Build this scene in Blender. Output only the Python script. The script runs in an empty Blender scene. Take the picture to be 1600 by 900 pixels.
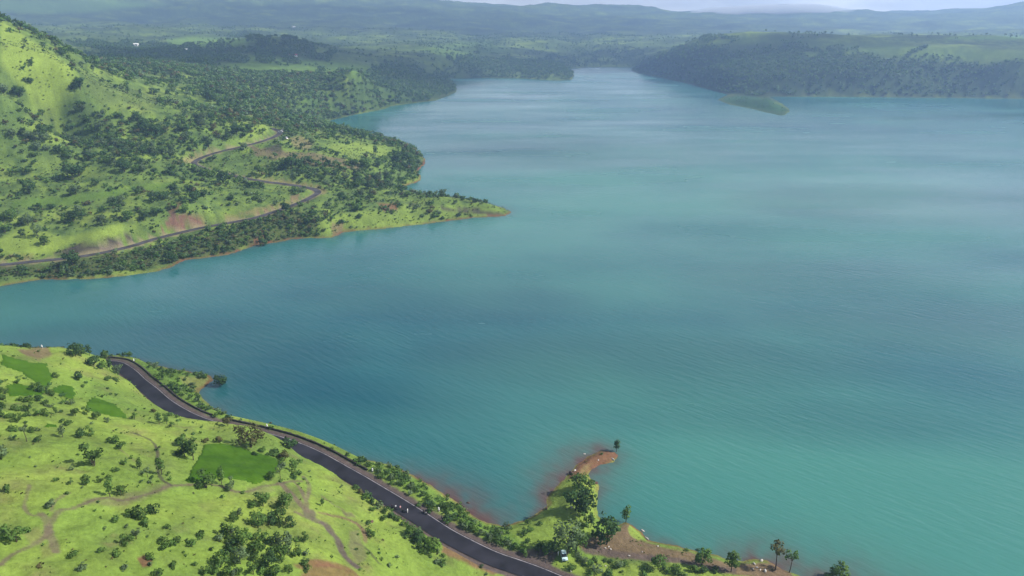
import bpy, bmesh, math, random
import numpy as np
from mathutils import Vector, Matrix

random.seed(7)
RNG = np.random.default_rng(11)
scene = bpy.context.scene
COL = scene.collection

# ------------------------------------------------------------------ camera
H = 150.0
F = 1142.0
PITCH = math.atan(425.0 / F)
cam_data = bpy.data.cameras.new('camera')
cam = bpy.data.objects.new('camera', cam_data)
COL.objects.link(cam)
cam.location = (0, 0, H)
cam.rotation_euler = (math.pi / 2 - PITCH, 0, 0)
cam_data.sensor_width = 36.0
cam_data.lens = 36.0 * F / 1600.0
cam_data.clip_start = 1.0
cam_data.clip_end = 40000.0
scene.camera = cam

# ------------------------------------------------------------------ light
SUN_EL = math.radians(42)
SDIR = Vector((math.cos(SUN_EL) * 0.992, -math.cos(SUN_EL) * 0.125, math.sin(SUN_EL))).normalized()
sun_data = bpy.data.lights.new('sun', 'SUN')
sun_data.energy = 4.9
sun_data.angle = math.radians(0.5)
sun_data.color = (1.0, 0.955, 0.88)
sun = bpy.data.objects.new('sun', sun_data)
COL.objects.link(sun)
sun.rotation_euler = SDIR.to_track_quat('Z', 'Y').to_euler()

world = bpy.data.worlds.new('World')
scene.world = world
world.use_nodes = True
wt = world.node_tree
wt.nodes.clear()
w_out = wt.nodes.new('ShaderNodeOutputWorld')
w_bg = wt.nodes.new('ShaderNodeBackground')
w_sky = wt.nodes.new('ShaderNodeTexSky')
w_sky.sky_type = 'NISHITA'
w_sky.sun_disc = False
w_sky.sun_elevation = SUN_EL
w_sky.sun_rotation = math.atan2(SDIR.x, SDIR.y)
w_sky.altitude = 600
w_sky.dust_density = 1.5
w_tc = wt.nodes.new('ShaderNodeTexCoord')
w_map = wt.nodes.new('ShaderNodeMapping')
w_map.inputs['Scale'].default_value = (1.0, 1.0, 5.0)
w_n = wt.nodes.new('ShaderNodeTexNoise')
w_n.inputs['Scale'].default_value = 2.2
w_n.inputs['Detail'].default_value = 7.0
w_n.inputs['Roughness'].default_value = 0.55
w_r = wt.nodes.new('ShaderNodeMapRange')
w_r.inputs['From Min'].default_value = 0.38
w_r.inputs['From Max'].default_value = 0.62
w_r.inputs['To Min'].default_value = 0.45
w_r.inputs['To Max'].default_value = 0.95
w_n2 = wt.nodes.new('ShaderNodeTexNoise')
w_n2.inputs['Scale'].default_value = 6.0
w_n2.inputs['Detail'].default_value = 5.0
w_cr = wt.nodes.new('ShaderNodeValToRGB')
w_cr.color_ramp.elements[0].position = 0.35
w_cr.color_ramp.elements[0].color = (13.0, 13.4, 14.6, 1)
w_cr.color_ramp.elements[1].position = 0.65
w_cr.color_ramp.elements[1].color = (20.0, 19.6, 19.0, 1)
w_mix = wt.nodes.new('ShaderNodeMix')
w_mix.data_type = 'RGBA'
wt.links.new(w_tc.outputs['Generated'], w_map.inputs['Vector'])
wt.links.new(w_map.outputs[0], w_n.inputs['Vector'])
wt.links.new(w_map.outputs[0], w_n2.inputs['Vector'])
wt.links.new(w_n.outputs['Fac'], w_r.inputs['Value'])
wt.links.new(w_n2.outputs['Fac'], w_cr.inputs['Fac'])
w_sep = wt.nodes.new('ShaderNodeSeparateXYZ')
w_el = wt.nodes.new('ShaderNodeMapRange')
w_el.inputs['From Min'].default_value = 0.10; w_el.inputs['From Max'].default_value = 0.48
w_el.inputs['To Min'].default_value = 1.3; w_el.inputs['To Max'].default_value = 0.06
w_mu = wt.nodes.new('ShaderNodeMath'); w_mu.operation = 'MULTIPLY'; w_mu.use_clamp = True
wt.links.new(w_tc.outputs['Generated'], w_sep.inputs[0]); wt.links.new(w_sep.outputs['Z'], w_el.inputs['Value'])
wt.links.new(w_r.outputs[0], w_mu.inputs[0]); wt.links.new(w_el.outputs[0], w_mu.inputs[1])
wt.links.new(w_mu.outputs[0], w_mix.inputs[0])
wt.links.new(w_sky.outputs[0], w_mix.inputs[6])
wt.links.new(w_cr.outputs[0], w_mix.inputs[7])
wt.links.new(w_mix.outputs[2], w_bg.inputs['Color'])
w_bg.inputs['Strength'].default_value = 0.06
wt.links.new(w_bg.outputs[0], w_out.inputs['Surface'])

scene.view_settings.view_transform = 'Standard'
scene.view_settings.look = 'None'
scene.view_settings.gamma = 1.0
scene.view_settings.exposure = 0.62
scene.cycles.use_denoising = True
scene.cycles.max_bounces = 6
scene.cycles.volume_bounces = 1
scene.cycles.transparent_max_bounces = 8
HAZE_DENSITY = 2.0e-4

# ------------------------------------------------------------------ photo pixel -> world (measuring tool)
CP, SP = math.cos(PITCH), math.sin(PITCH)


def ray(px, py):
    px = np.asarray(px, float); py = np.asarray(py, float)
    a = (px - 800) / F; b = (450 - py) / F
    return np.stack([a, CP + b * SP, -SP + b * CP], -1)


def at_z(px, py, z):
    d = ray(px, py)
    t = (np.asarray(z, float) - H) / d[..., 2]
    return d * t[..., None] + np.array([0, 0, H])


def at_r(px, py, r):
    d = ray(px, py)
    t = np.asarray(r, float) / np.hypot(d[..., 0], d[..., 1])
    return d * t[..., None] + np.array([0, 0, H])


def project(x, y, z):
    zz = z - H
    fwd = y * CP - zz * SP
    up = y * SP + zz * CP
    fwd = np.where(fwd < 1, 1, fwd)
    return 800 + F * x / fwd, 450 - F * up / fwd


# ------------------------------------------------------------------ noise
_perm = RNG.permutation(512)
_perm = np.concatenate([_perm, _perm, _perm])
_gr = np.stack([np.cos(np.arange(512) * 2.399), np.sin(np.arange(512) * 2.399)], -1)


def perlin(x, y):
    xi = np.floor(x).astype(int); yi = np.floor(y).astype(int)
    xf = x - xi; yf = y - yi
    u = xf * xf * xf * (xf * (xf * 6 - 15) + 10); v = yf * yf * yf * (yf * (yf * 6 - 15) + 10)
    xi &= 511; yi &= 511

    def g(ix, iy, dx, dy):
        h = _perm[_perm[ix & 511] + (iy & 511)]
        gg = _gr[h & 511]
        return gg[..., 0] * dx + gg[..., 1] * dy
    a = g(xi, yi, xf, yf); b = g(xi + 1, yi, xf - 1, yf)
    c = g(xi, yi + 1, xf, yf - 1); d = g(xi + 1, yi + 1, xf - 1, yf - 1)
    return (a + u * (b - a)) + v * ((c + u * (d - c)) - (a + u * (b - a)))


def fbm(x, y, scale, octaves=4, gain=0.5, seed=0.0):
    x = np.asarray(x, float) / scale + 37.7 + seed * 13.1
    y = np.asarray(y, float) / scale + 91.3 + seed * 7.7
    s = 0.0; a = 1.0; n = 0.0
    for k in range(octaves):
        s = s + a * perlin(x, y); n += a
        x = x * 2.03 + 11.1; y = y * 2.03 + 5.7; a *= gain
    return s / n * 1.6


def sstep(a, b, x):
    t = np.clip((x - a) / (b - a), 0, 1)
    return t * t * (3 - 2 * t)


def inside(poly, x, y):
    poly = np.asarray(poly, float)
    res = np.zeros(np.shape(x), bool)
    n = len(poly)
    for i in range(n):
        x1, y1 = poly[i]; x2, y2 = poly[(i + 1) % n]
        if y1 == y2:
            continue
        c = ((y1 > y) != (y2 > y)) & (x < (x2 - x1) * (y - y1) / (y2 - y1) + x1)
        res ^= c
    return res


def seg_dist(line, x, y, closed=False, want_t=False):
    line = np.asarray(line, float)
    best = np.full(np.shape(x), 1e18)
    bi = np.zeros(np.shape(x)) if want_t else None
    n = len(line) - (0 if closed else 1)
    for i in range(n):
        ax, ay = line[i][:2]; bx, by = line[(i + 1) % len(line)][:2]
        dx, dy = bx - ax, by - ay
        L = dx * dx + dy * dy + 1e-12
        t = np.clip(((x - ax) * dx + (y - ay) * dy) / L, 0, 1)
        d = (x - ax - t * dx) ** 2 + (y - ay - t * dy) ** 2
        if want_t:
            bi = np.where(d < best, i + t, bi)
        best = np.minimum(best, d)
    return (np.sqrt(best), bi) if want_t else np.sqrt(best)


def smooth_line(pts, n):
    """Catmull-Rom through pts (k dims), n samples per span."""
    p = np.asarray(pts, float)
    p = np.vstack([2 * p[0] - p[1], p, 2 * p[-1] - p[-2]])
    out = []
    for i in range(1, len(p) - 2):
        for k in range(n):
            t = k / n
            out.append(0.5 * ((2 * p[i]) + (-p[i - 1] + p[i + 1]) * t + (2 * p[i - 1] - 5 * p[i] + 4 * p[i + 1] - p[i + 2]) * t * t
                              + (-p[i - 1] + 3 * p[i] - 3 * p[i + 1] + p[i + 2]) * t ** 3))
    out.append(p[-2])
    return np.array(out)


# ------------------------------------------------------------------ shorelines
near_px = [(-420, 560), (-200, 552), (0, 547), (35, 545), (80, 546), (100, 556), (150, 560), (200, 561), (230, 567), (260, 575), (300, 582), (328, 587),
           (333, 594), (318, 606), (308, 612), (318, 625), (345, 645), (358, 655), (382, 661), (410, 667), (450, 680), (500, 698), (550, 713),
           (590, 721), (620, 730), (645, 744), (668, 757), (692, 770), (718, 787), (742, 808), (762, 818), (790, 822), (820, 812), (843, 800), (856, 791),
           (853, 779), (868, 762), (884, 748), (893, 738), (903, 726), (918, 714), (940, 705), (960, 706), (968, 712), (960, 720), (940, 726), (924, 733), (918, 741),
           (926, 750), (936, 758), (934, 770), (931, 790), (934, 805), (948, 817), (966, 820), (978, 815), (990, 821), (1004, 833), (1014, 844), (1040, 851), (1060, 854),
           (1090, 862), (1120, 868), (1142, 876), (1160, 879), (1175, 875), (1198, 876), (1215, 884), (1232, 893), (1262, 906), (1330, 915), (1420, 935), (1600, 975), (1900, 1040)]
near_sh = at_z(*np.array(near_px, float).T, 0.0)[:, :2]
LAND_A = np.vstack([near_sh, [(420, -40), (420, -600), (-700, -600), (-900, 150)]])
mid_px = [(-260, 462), (0, 447), (40, 440), (68, 437), (85, 436), (130, 436), (170, 433), (200, 430), (250, 423), (270, 415), (290, 406), (330, 401), (360, 397), (380, 390), (400, 383),
          (430, 378), (470, 372), (500, 371), (520, 371), (535, 363), (560, 360), (600, 357), (650, 351), (700, 345), (740, 340), (770, 338), (792, 337), (798, 331), (790, 326),
          (765, 319), (730, 312), (690, 306), (655, 301), (630, 297), (622, 294), (640, 288), (658, 281), (656, 275), (651, 269), (655, 263), (662, 258), (665, 250), (655, 240), (640, 229),
          (615, 219), (580, 211), (540, 206), (500, 200), (472, 199), (490, 193), (520, 187), (560, 178), (600, 170), (612, 165), (640, 162), (680, 157), (700, 150), (713, 143), (712, 133), (700, 123),
          (760, 122), (820, 123), (870, 126), (893, 125), (897, 118), (890, 108), (920, 105), (960, 105), (990, 105), (986, 110), (1000, 114), (1030, 120), (1060, 127), (1090, 134), (1115, 141), (1138, 148),
          (1122, 156), (1140, 163), (1170, 169), (1200, 176), (1222, 181), (1234, 174), (1229, 167), (1213, 157), (1200, 151), (1300, 151), (1400, 152), (1500, 153), (1600, 154), (1900, 158), (2600, 170)]
mid_sh = at_z(*np.array(mid_px, float).T, 0.0)[:, :2]
LAND_B = np.vstack([mid_sh, [(9000, 2500), (14000, 14000), (-14000, 14000), (-14000, 300), (-700, 300)]])


def shore_d(x, y):
    d = np.minimum(seg_dist(near_sh, x, y), seg_dist(mid_sh, x, y))
    r = np.hypot(x, y)
    ins = inside(LAND_A, x, y) | inside(LAND_B, x, y)
    d = np.where(ins, d, -d)
    return d + fbm(x, y, 9, 3, seed=3) * np.clip(r / 220, 0.5, 3) * 0.9 + fbm(x, y, 3.2, 2, seed=4) * 0.45


# ------------------------------------------------------------------ roads
road_a_px = [(150, 567, 8), (170, 568, 8), (185, 571, 7.6), (202, 582, 7.3), (218, 597, 7), (236, 611, 7), (254, 627, 7), (275, 641, 7), (298, 653, 7), (325, 663, 7), (360, 671, 7), (400, 680, 7), (437, 690, 7),
             (470, 702, 7), (500, 716, 7), (530, 733, 7), (560, 750, 7), (590, 768, 6.8), (620, 786, 6.7), (655, 808, 6.6), (693, 833, 6.5), (728, 852, 6.4), (770, 872, 6.2), (810, 886, 6), (845, 899, 6), (900, 922, 6), (1000, 960, 5.5)]
road_b_px = [(-160, 424, 5), (-80, 420, 5), (0, 414, 5), (50, 409, 5.2), (100, 404, 5.5), (150, 397, 5.8), (200, 386, 6.2), (240, 374, 6.8), (280, 364, 7.5), (320, 355, 8.3), (360, 348, 9.3), (400, 340, 10.6), (440, 327, 12.4),
             (470, 316, 14), (490, 306, 15.4), (497, 300, 16), (488, 295, 16.6), (468, 291, 17.2), (440, 287, 18), (415, 284, 19), (380, 278, 21), (345, 270, 24), (318, 263, 26.5), (303, 256, 28.5), (312, 248, 30.5),
             (333, 240, 32.5), (360, 233, 34.5), (395, 225, 37), (418, 218, 38.5), (434, 211, 40), (437, 206, 41), (428, 202, 42), (410, 198, 43), (385, 195, 44)]


def px_road(lst, n=5):
    a = np.array(lst, float)
    return smooth_line(at_z(a[:, 0], a[:, 1], a[:, 2]), n)


ROAD_A = px_road(road_a_px)
ROAD_B = px_road(road_b_px)
_t = np.gradient(ROAD_A[:, :2], axis=0); _t /= np.linalg.norm(_t, axis=1)[:, None]
ROAD_AS = ROAD_A.copy(); ROAD_AS[:, 0] -= _t[:, 1] * 2.4; ROAD_AS[:, 1] += _t[:, 0] * 2.4     # the levelled bench lies towards the lake

# ------------------------------------------------------------------ broad relief: control points (photo x, y + height or distance)
cz = [(0, 545, 36), (60, 556, 29), (110, 553, 26), (150, 561, 17), (172, 577, 13), (0, 600, 42), (100, 620, 32), (180, 615, 23), (222, 632, 16), (300, 660, 14), (330, 661.5, 14.5), (346, 664, 15), (375, 668.5, 15.5), (400, 674, 15.5), (424, 684, 14.5), (345, 674, 17), (375, 682, 18.5), (400, 690, 19), (432, 697, 16), (462, 714, 11),
      (545, 760, 9.5), (0, 700, 48), (150, 700, 41), (250, 700, 32), (350, 722, 26), (420, 732, 23), (480, 742, 18), (0, 800, 54), (150, 800, 48), (300, 782, 38), (400, 790, 33), (480, 800, 28), (540, 800, 20), (580, 818, 12.5),
      (0, 900, 55), (150, 900, 52), (300, 900, 44), (450, 890, 36), (560, 880, 24), (620, 862, 14), (700, 892, 9), (-200, 650, 48), (-200, 900, 57), (-200, 548, 34),
      (860, 860, 5), (890, 850, 4), (940, 860, 2.5), (1000, 865, 2), (905, 800, 3.5), (905, 760, 2), (940, 715, 1.2), (880, 790, 2.5), (1060, 885, 2.5), (1110, 892, 2.5), (980, 890, 4), (900, 895, 5), (820, 840, 4.5),
      (800, 1000, 5), (500, 1100, 26), (100, 1100, 55), (1200, 1000, 4), (1500, 1200, 5),
      (250, 590, 4), (300, 588, 2.5), (290, 620, 4.5), (55, 548, 3),
      (0, 380, 11), (0, 350, 17), (0, 300, 28), (0, 250, 43), (0, 200, 61), (100, 200, 55), (100, 250, 40), (100, 300, 26), (100, 350, 16), (150, 372, 13), (110, 381, 10.5), (200, 364, 13), (200, 300, 25), (200, 250, 39), (200, 200, 54), (300, 200, 52), (300, 300, 23),
      (290, 335, 17), (400, 200, 47), (390, 310, 18), (430, 230, 35), (500, 230, 30), (560, 225, 25), (600, 225, 19), (640, 235, 11), (600, 260, 16), (520, 260, 25), (560, 290, 13), (622, 303, 6), (700, 316, 7), (770, 324, 4.5), (650, 322, 6),
      (600, 335, 6), (500, 352, 6), (420, 367, 5), (300, 385, 4), (150, 418, 3), (40, 428, 2.2), (455, 207, 38), (-150, 350, 25), (-150, 250, 50),
      (500, 170, 18), (560, 160, 18), (620, 147, 17), (680, 132, 14), (700, 125, 8), (560, 132, 34), (600, 112, 40), (480, 145, 38), (500, 112, 54), (440, 180, 36), (1150, 156, 5), (1178, 160, 7), (1205, 166, 5)]
cr = [(0, 150, 740), (0, 110, 800), (0, 70, 880), (0, 32, 950), (50, 65, 900), (100, 97, 850), (118, 113, 830), (-200, -40, 1000), (-200, 100, 800), (100, 150, 790), (60, 120, 800), (200, 150, 870), (200, 122, 1050), (180, 97, 1300),
      (300, 150, 950), (300, 120, 1150), (300, 100, 1500), (300, 72, 2200), (200, 60, 2600), (250, 40, 3600), (100, 40, 3500), (200, 20, 5000), (0, 20, 4500), (400, 30, 4500), (500, 45, 3600), (400, 150, 1050), (400, 122, 1300), (400, 100, 1550),
      (430, 56, 1950), (395, 62, 1920), (470, 62, 1980), (340, 82, 1880), (520, 84, 1960), (430, 84, 1760), (430, 74, 2500), (600, 90, 1950), (700, 92, 2050), (650, 70, 2600), (600, 50, 3400), (760, 100, 2120), (760, 82, 2400), (800, 62, 3000), (880, 111, 2000), (840, 97, 2150), (700, 45, 4000),
      (950, 96, 2500), (950, 82, 2700), (950, 60, 3400), (950, 45, 4200), (1000, 96, 2250), (1050, 80, 2150), (1075, 67, 2100), (1030, 100, 2080), (1100, 112, 1750), (1100, 82, 1950), (1200, 122, 1640), (1200, 85, 1850), (1300, 122, 1620), (1300, 86, 1800),
      (1450, 122, 1600), (1450, 91, 1800), (1600, 127, 1570), (1600, 95, 1780), (1750, 95, 1800), (1300, 60, 3000), (1500, 60, 3000), (1300, 42, 4500), (1600, 60, 3000), (1600, 42, 4500), (1100, 55, 3000), (1100, 42, 4300), (1900, 60, 3000),
      (0, -45, 5600), (300, -22, 5600), (480, -10, 5800), (-300, -60, 5600),
      (600, -2, 6000), (700, 3, 6000), (760, 8, 6000), (800, 12, 6000), (830, 7, 6000), (870, 6, 6000), (887, 13, 6000), (903, 13, 6000), (920, 8, 6000), (950, 7, 6000), (1000, 9, 6000), (1040, 18, 6000), (1080, 28, 6000), (1130, 27, 6000),
      (1180, 13, 6000), (1230, 9, 6000), (1270, 14, 6000), (1290, 20, 6000), (1330, 17, 6000), (1380, 21, 6000), (1440, 20, 6000), (1500, 20, 6000), (1540, 19, 6000), (1560, 13, 6000), (1580, 5, 6000), (1640, 3, 6000), (1900, 10, 6000)]
cpts = []
for px, py, z in cz:
    cpts.append(at_z(px, py, z))
for px, py, r in cr:
    cpts.append(at_r(px, py, r))
for px in (0, 50):
    q = at_r(px, 60, 1250); cpts.append((q[0], q[1], 75))
for azd in range(-60, 61, 10):
    a = math.radians(azd)
    cpts.append((9000 * math.sin(a), 9000 * math.cos(a), 140))
for x, y, z in ((-700, 0, 50), (-200, -200, 45), (100, -200, 15), (400, -200, 8)):
    cpts.append((x, y, z))
for line, st in ((near_sh, 3), (mid_sh, 3)):
    for q in line[::st]:
        cpts.append((q[0], q[1], 0.4))
for q in ROAD_A[::10]:
    cpts.append(tuple(q))
for q in ROAD_B[::10]:
    cpts.append(tuple(q))
CPT = np.array(cpts, float)


def lp(x, y):
    return np.arctan2(x, y), np.log(np.maximum(np.hypot(x, y), 20.0))


_cu, _cv = lp(CPT[:, 0], CPT[:, 1])
_C2 = 0.02 ** 2


def _ker(u, v):
    return np.sqrt((u[:, None] - _cu) ** 2 + (v[:, None] - _cv) ** 2 + _C2)


_K = _ker(_cu, _cv) - 1e-4 * np.eye(len(_cu))
_m = len(_cu)
_A = np.zeros((_m + 1, _m + 1)); _A[:_m, :_m] = _K; _A[_m, :_m] = 1; _A[:_m, _m] = 1
_sol = np.linalg.solve(_A, np.append(CPT[:, 2], 0))


def relief(x, y):
    u, v = lp(x, y)
    return (_ker(u, v).astype(np.float32) @ _sol[:_m].astype(np.float32)) + _sol[_m]


def _height(x, y):
    r = np.hypot(x, y)
    d = shore_d(x, y)
    T = relief(x, y)
    rough = np.clip((r - 1000) / 2500, 0, 1)
    T = T + fbm(x, y, 26, 4, seed=1) * np.clip(d * 0.05, 0, 1.5) + fbm(x, y, 70, 3, seed=9) * np.clip(d * 0.03, 0, 1.6)
    T = T + fbm(x, y, 420, 5, seed=2) * rough * np.clip(d * 0.02, 0, 14) * (1 + 1.4 * sstep(2600, 4200, r))
    T = T + fbm(x, y, 260, 3, seed=12) * 15 * sstep(1500, 1900, r) * (1 - sstep(3500, 4500, r)) * np.clip(d * .0035, 0, 1)
    # hummocks, cattle steps and rills in the turf
    near = np.clip((420 - r) / 60, 0, 1)
    T = T + (fbm(x, y, 7.5, 3, seed=5) * 0.60 + np.abs(fbm(x * 0.8 + y * 0.6, y * 0.25 - x * .2, 6.0, 3, seed=6)) * 0.5) * near * np.clip(d * 0.08, 0, 1)
    T = T + np.abs(fbm(x, y, 60, 4, seed=7)) * 5.0 * sstep(380, 480, r) * (1 - sstep(1400, 2000, r)) * np.clip(d * .012, 0, 1)
    w = 3.5 + 0.022 * np.minimum(r, 1500)
    land = np.maximum(T, 0.7) * sstep(0, 1, np.clip(d / w, 0, 1)) + 0.4 * np.clip(d, 0, 2.0)
    water = -np.clip(-d * 0.13, 0, 6)
    h = np.where(d > 0, land, water)
    for rd, flat, soft in ((ROAD_AS, 6.0, 9.0), (ROAD_B, 4.2, 8.5)):
        lim = (np.abs(x - rd[:, 0].mean()) < np.ptp(rd[:, 0]) / 2 + 30) & (np.abs(y - rd[:, 1].mean()) < np.ptp(rd[:, 1]) / 2 + 30)
        if lim.any():
            dd, t = seg_dist(rd, x[lim], y[lim], want_t=True)
            z = np.interp(t, np.arange(len(rd)), rd[:, 2])
            k = 1 - sstep(flat, soft, dd)
            h[lim] = h[lim] * (1 - k) + (z - 0.12) * k
    return h


def height(x, y):
    x = np.atleast_1d(np.asarray(x, float)); y = np.atleast_1d(np.asarray(y, float))
    sh = x.shape
    x = x.ravel(); y = y.ravel()
    out = np.empty_like(x)
    for i in range(0, len(x), 60000):
        out[i:i + 60000] = _height(x[i:i + 60000], y[i:i + 60000])
    return out.reshape(sh)


def hit(px, py, water=False):
    """First meeting of the photo's sight lines with the ground (or the lake)."""
    px = np.atleast_1d(np.asarray(px, float)); py = np.atleast_1d(np.asarray(py, float))
    rs = 70 * np.exp(np.linspace(0, math.log(6500 / 70), 420))
    d = ray(px, py); hor = np.hypot(d[:, 0], d[:, 1])
    t = rs[None, :] / hor[:, None]
    X = d[:, 0:1] * t; Y = d[:, 1:2] * t; Z = d[:, 2:3] * t + H
    hh = height(X, Y)
    if water:
        hh = np.maximum(hh, 0)
    below = Z < hh
    idx = np.where(below.any(1), below.argmax(1), len(rs) - 1)
    idx = np.clip(idx, 1, None)
    k = np.arange(len(px))
    g0 = (Z - hh)[k, idx - 1]; g1 = (Z - hh)[k, idx]
    s = np.clip(g0 / (g0 - g1 + 1e-9), 0, 1)
    x = X[k, idx - 1] * (1 - s) + X[k, idx] * s; y = Y[k, idx - 1] * (1 - s) + Y[k, idx] * s
    return np.stack([x, y, height(x, y)], -1)


# ------------------------------------------------------------------ helpers: meshes, materials, tags
def mesh_np(name, V, Fc, mats=(), col=None, smooth=False, mat_idx=None, nrm=None):
    me = bpy.data.meshes.new(name)
    V = np.ascontiguousarray(V, np.float32); Fc = np.ascontiguousarray(Fc, np.int32)
    n, k = Fc.shape
    me.vertices.add(len(V)); me.vertices.foreach_set('co', V.ravel())
    me.loops.add(n * k); me.loops.foreach_set('vertex_index', Fc.ravel())
    me.polygons.add(n); me.polygons.foreach_set('loop_start', np.arange(0, n * k, k, dtype=np.int32))
    if smooth:
        me.polygons.foreach_set('use_smooth', np.ones(n, bool))
    else:
        me.polygons.foreach_set('use_smooth', np.zeros(n, bool))
    for m in mats:
        me.materials.append(m)
    if mat_idx is not None:
        me.polygons.foreach_set('material_index', np.ascontiguousarray(mat_idx, np.int32))
    me.update(calc_edges=True)
    if nrm is not None:
        me.polygons.foreach_set('use_smooth', np.ones(n, bool))
        me.normals_split_custom_set_from_vertices(np.ascontiguousarray(nrm, np.float32))
    if col is not None:
        at = me.color_attributes.new('Col', 'FLOAT_COLOR', 'POINT')
        c = np.ones((len(V), 4), np.float32); c[:, :col.shape[1]] = col
        at.data.foreach_set('color', c.ravel())
    return me


def link(name, me, parent=None):
    o = bpy.data.objects.new(name, me)
    COL.objects.link(o)
    if parent:
        o.parent = parent
    return o


def tag(o, label=None, cat=None, group=None, kind=None):
    if label: o['label'] = label
    if cat: o['category'] = cat
    if group: o['group'] = group
    if kind: o['kind'] = kind
    return o


def thing(name, label, cat, loc, rz=0.0, group=None, scale=None):
    o = bpy.data.objects.new(name, None)
    COL.objects.link(o)
    o.location = loc; o.rotation_euler = (0, 0, rz)
    if scale: o.scale = (scale,) * 3 if not isinstance(scale, tuple) else scale
    o.empty_display_size = 0.3
    return tag(o, label, cat, group)


def new_mat(name):
    m = bpy.data.materials.new(name)
    m.use_nodes = True
    nt = m.node_tree
    return m, nt, nt.nodes['Principled BSDF']


def simple(name, rgb, rough=0.8, spec=0.3, metal=0.0, vary=0.15, scale=8.0):
    m, nt, b = new_mat(name)
    tc = nt.nodes.new('ShaderNodeTexCoord')
    n = nt.nodes.new('ShaderNodeTexNoise'); n.inputs['Scale'].default_value = scale; n.inputs['Detail'].default_value = 4
    r = nt.nodes.new('ShaderNodeMapRange'); r.inputs['To Min'].default_value = 1 - vary; r.inputs['To Max'].default_value = 1 + vary
    r.inputs['From Min'].default_value = 0.3; r.inputs['From Max'].default_value = 0.7
    v = nt.nodes.new('ShaderNodeVectorMath'); v.operation = 'SCALE'; v.inputs[0].default_value = rgb
    nt.links.new(tc.outputs['Object'], n.inputs['Vector'])
    nt.links.new(n.outputs['Fac'], r.inputs['Value']); nt.links.new(r.outputs[0], v.inputs['Scale'])
    nt.links.new(v.outputs[0], b.inputs['Base Color'])
    b.inputs['Roughness'].default_value = rough
    b.inputs['Specular IOR Level'].default_value = spec
    b.inputs['Metallic'].default_value = metal
    return m


def leaf_mat(name, rgb, attr=False):
    m, nt, b = new_mat(name)
    geo = nt.nodes.new('ShaderNodeNewGeometry')
    n = nt.nodes.new('ShaderNodeTexNoise'); n.inputs['Scale'].default_value = 0.9; n.inputs['Detail'].default_value = 3
    oi = nt.nodes.new('ShaderNodeObjectInfo')
    r = nt.nodes.new('ShaderNodeMapRange'); r.inputs['From Min'].default_value = 0.3; r.inputs['From Max'].default_value = 0.7
    r.inputs['To Min'].default_value = 0.62; r.inputs['To Max'].default_value = 1.45
    nt.links.new(geo.outputs['Position'], n.inputs['Vector']); nt.links.new(n.outputs['Fac'], r.inputs['Value'])
    r2 = nt.nodes.new('ShaderNodeMapRange'); r2.inputs['To Min'].default_value = 0.75; r2.inputs['To Max'].default_value = 1.25
    nt.links.new(oi.outputs['Random'], r2.inputs['Value'])
    mu = nt.nodes.new('ShaderNodeMath'); mu.operation = 'MULTIPLY'
    nt.links.new(r.outputs[0], mu.inputs[0]); nt.links.new(r2.outputs[0], mu.inputs[1])
    v = nt.nodes.new('ShaderNodeVectorMath'); v.operation = 'SCALE'
    if attr:
        a = nt.nodes.new('ShaderNodeVertexColor'); a.layer_name = 'Col'
        nt.links.new(a.outputs['Color'], v.inputs[0])
    else:
        v.inputs[0].default_value = rgb
    nt.links.new(mu.outputs[0], v.inputs['Scale'])
    nt.links.new(v.outputs[0], b.inputs['Base Color'])
    b.inputs['Roughness'].default_value = 0.75
    b.inputs['Specular IOR Level'].default_value = 0.2
    tr = nt.nodes.new('ShaderNodeBsdfTranslucent')
    v2 = nt.nodes.new('ShaderNodeVectorMath'); v2.operation = 'MULTIPLY'; v2.inputs[1].default_value = (1.0, 1.15, 0.6)
    nt.links.new(v.outputs[0], v2.inputs[0]); nt.links.new(v2.outputs[0], tr.inputs['Color'])
    mx = nt.nodes.new('ShaderNodeMixShader'); mx.inputs[0].default_value = 0.33
    out = nt.nodes['Material Output']
    nt.links.new(b.outputs[0], mx.inputs[1]); nt.links.new(tr.outputs[0], mx.inputs[2]); nt.links.new(mx.outputs[0], out.inputs['Surface'])
    return m


# ------------------------------------------------------------------ ground sheet
def ring_radii():
    r = [22.0]
    while r[-1] < 6900:
        q = r[-1]
        r.append(q * (1.03 if q < 85 else 1.0042 if q < 430 else 1.0068 if q < 1100 else 1.011))
    return np.array(r)


def az_list(fine, lim=42.5):
    a = np.arange(-lim, lim + 1e-6, fine)
    out = np.concatenate([np.arange(-180, -lim - 0.5, 2.5), a, np.arange(lim + 1.5, 180, 2.5)])
    return np.radians(out)


def polar_grid(rr, az):
    R, A = np.meshgrid(rr, az, indexing='ij')
    X = (R * np.sin(A)).ravel(); Y = (R * np.cos(A)).ravel()
    nr, na = len(rr), len(az)
    i = np.arange(nr - 1)[:, None]; j = np.arange(na)[None, :]
    jn = (j + 1) % na
    Fc = np.stack([i * na + j, i * na + jn, (i + 1) * na + jn, (i + 1) * na + j], -1).reshape(-1, 4)
    return X, Y, Fc[:, ::-1]


GX, GY, GF = polar_grid(ring_radii(), az_list(0.09))
GZ = height(GX, GY)
GPX, GPY = project(GX, GY, GZ)
GD = np.empty_like(GX)
for _i in range(0, len(GX), 60000):
    GD[_i:_i + 60000] = shore_d(GX[_i:_i + 60000], GY[_i:_i + 60000])
GR = np.hypot(GX, GY)

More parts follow.
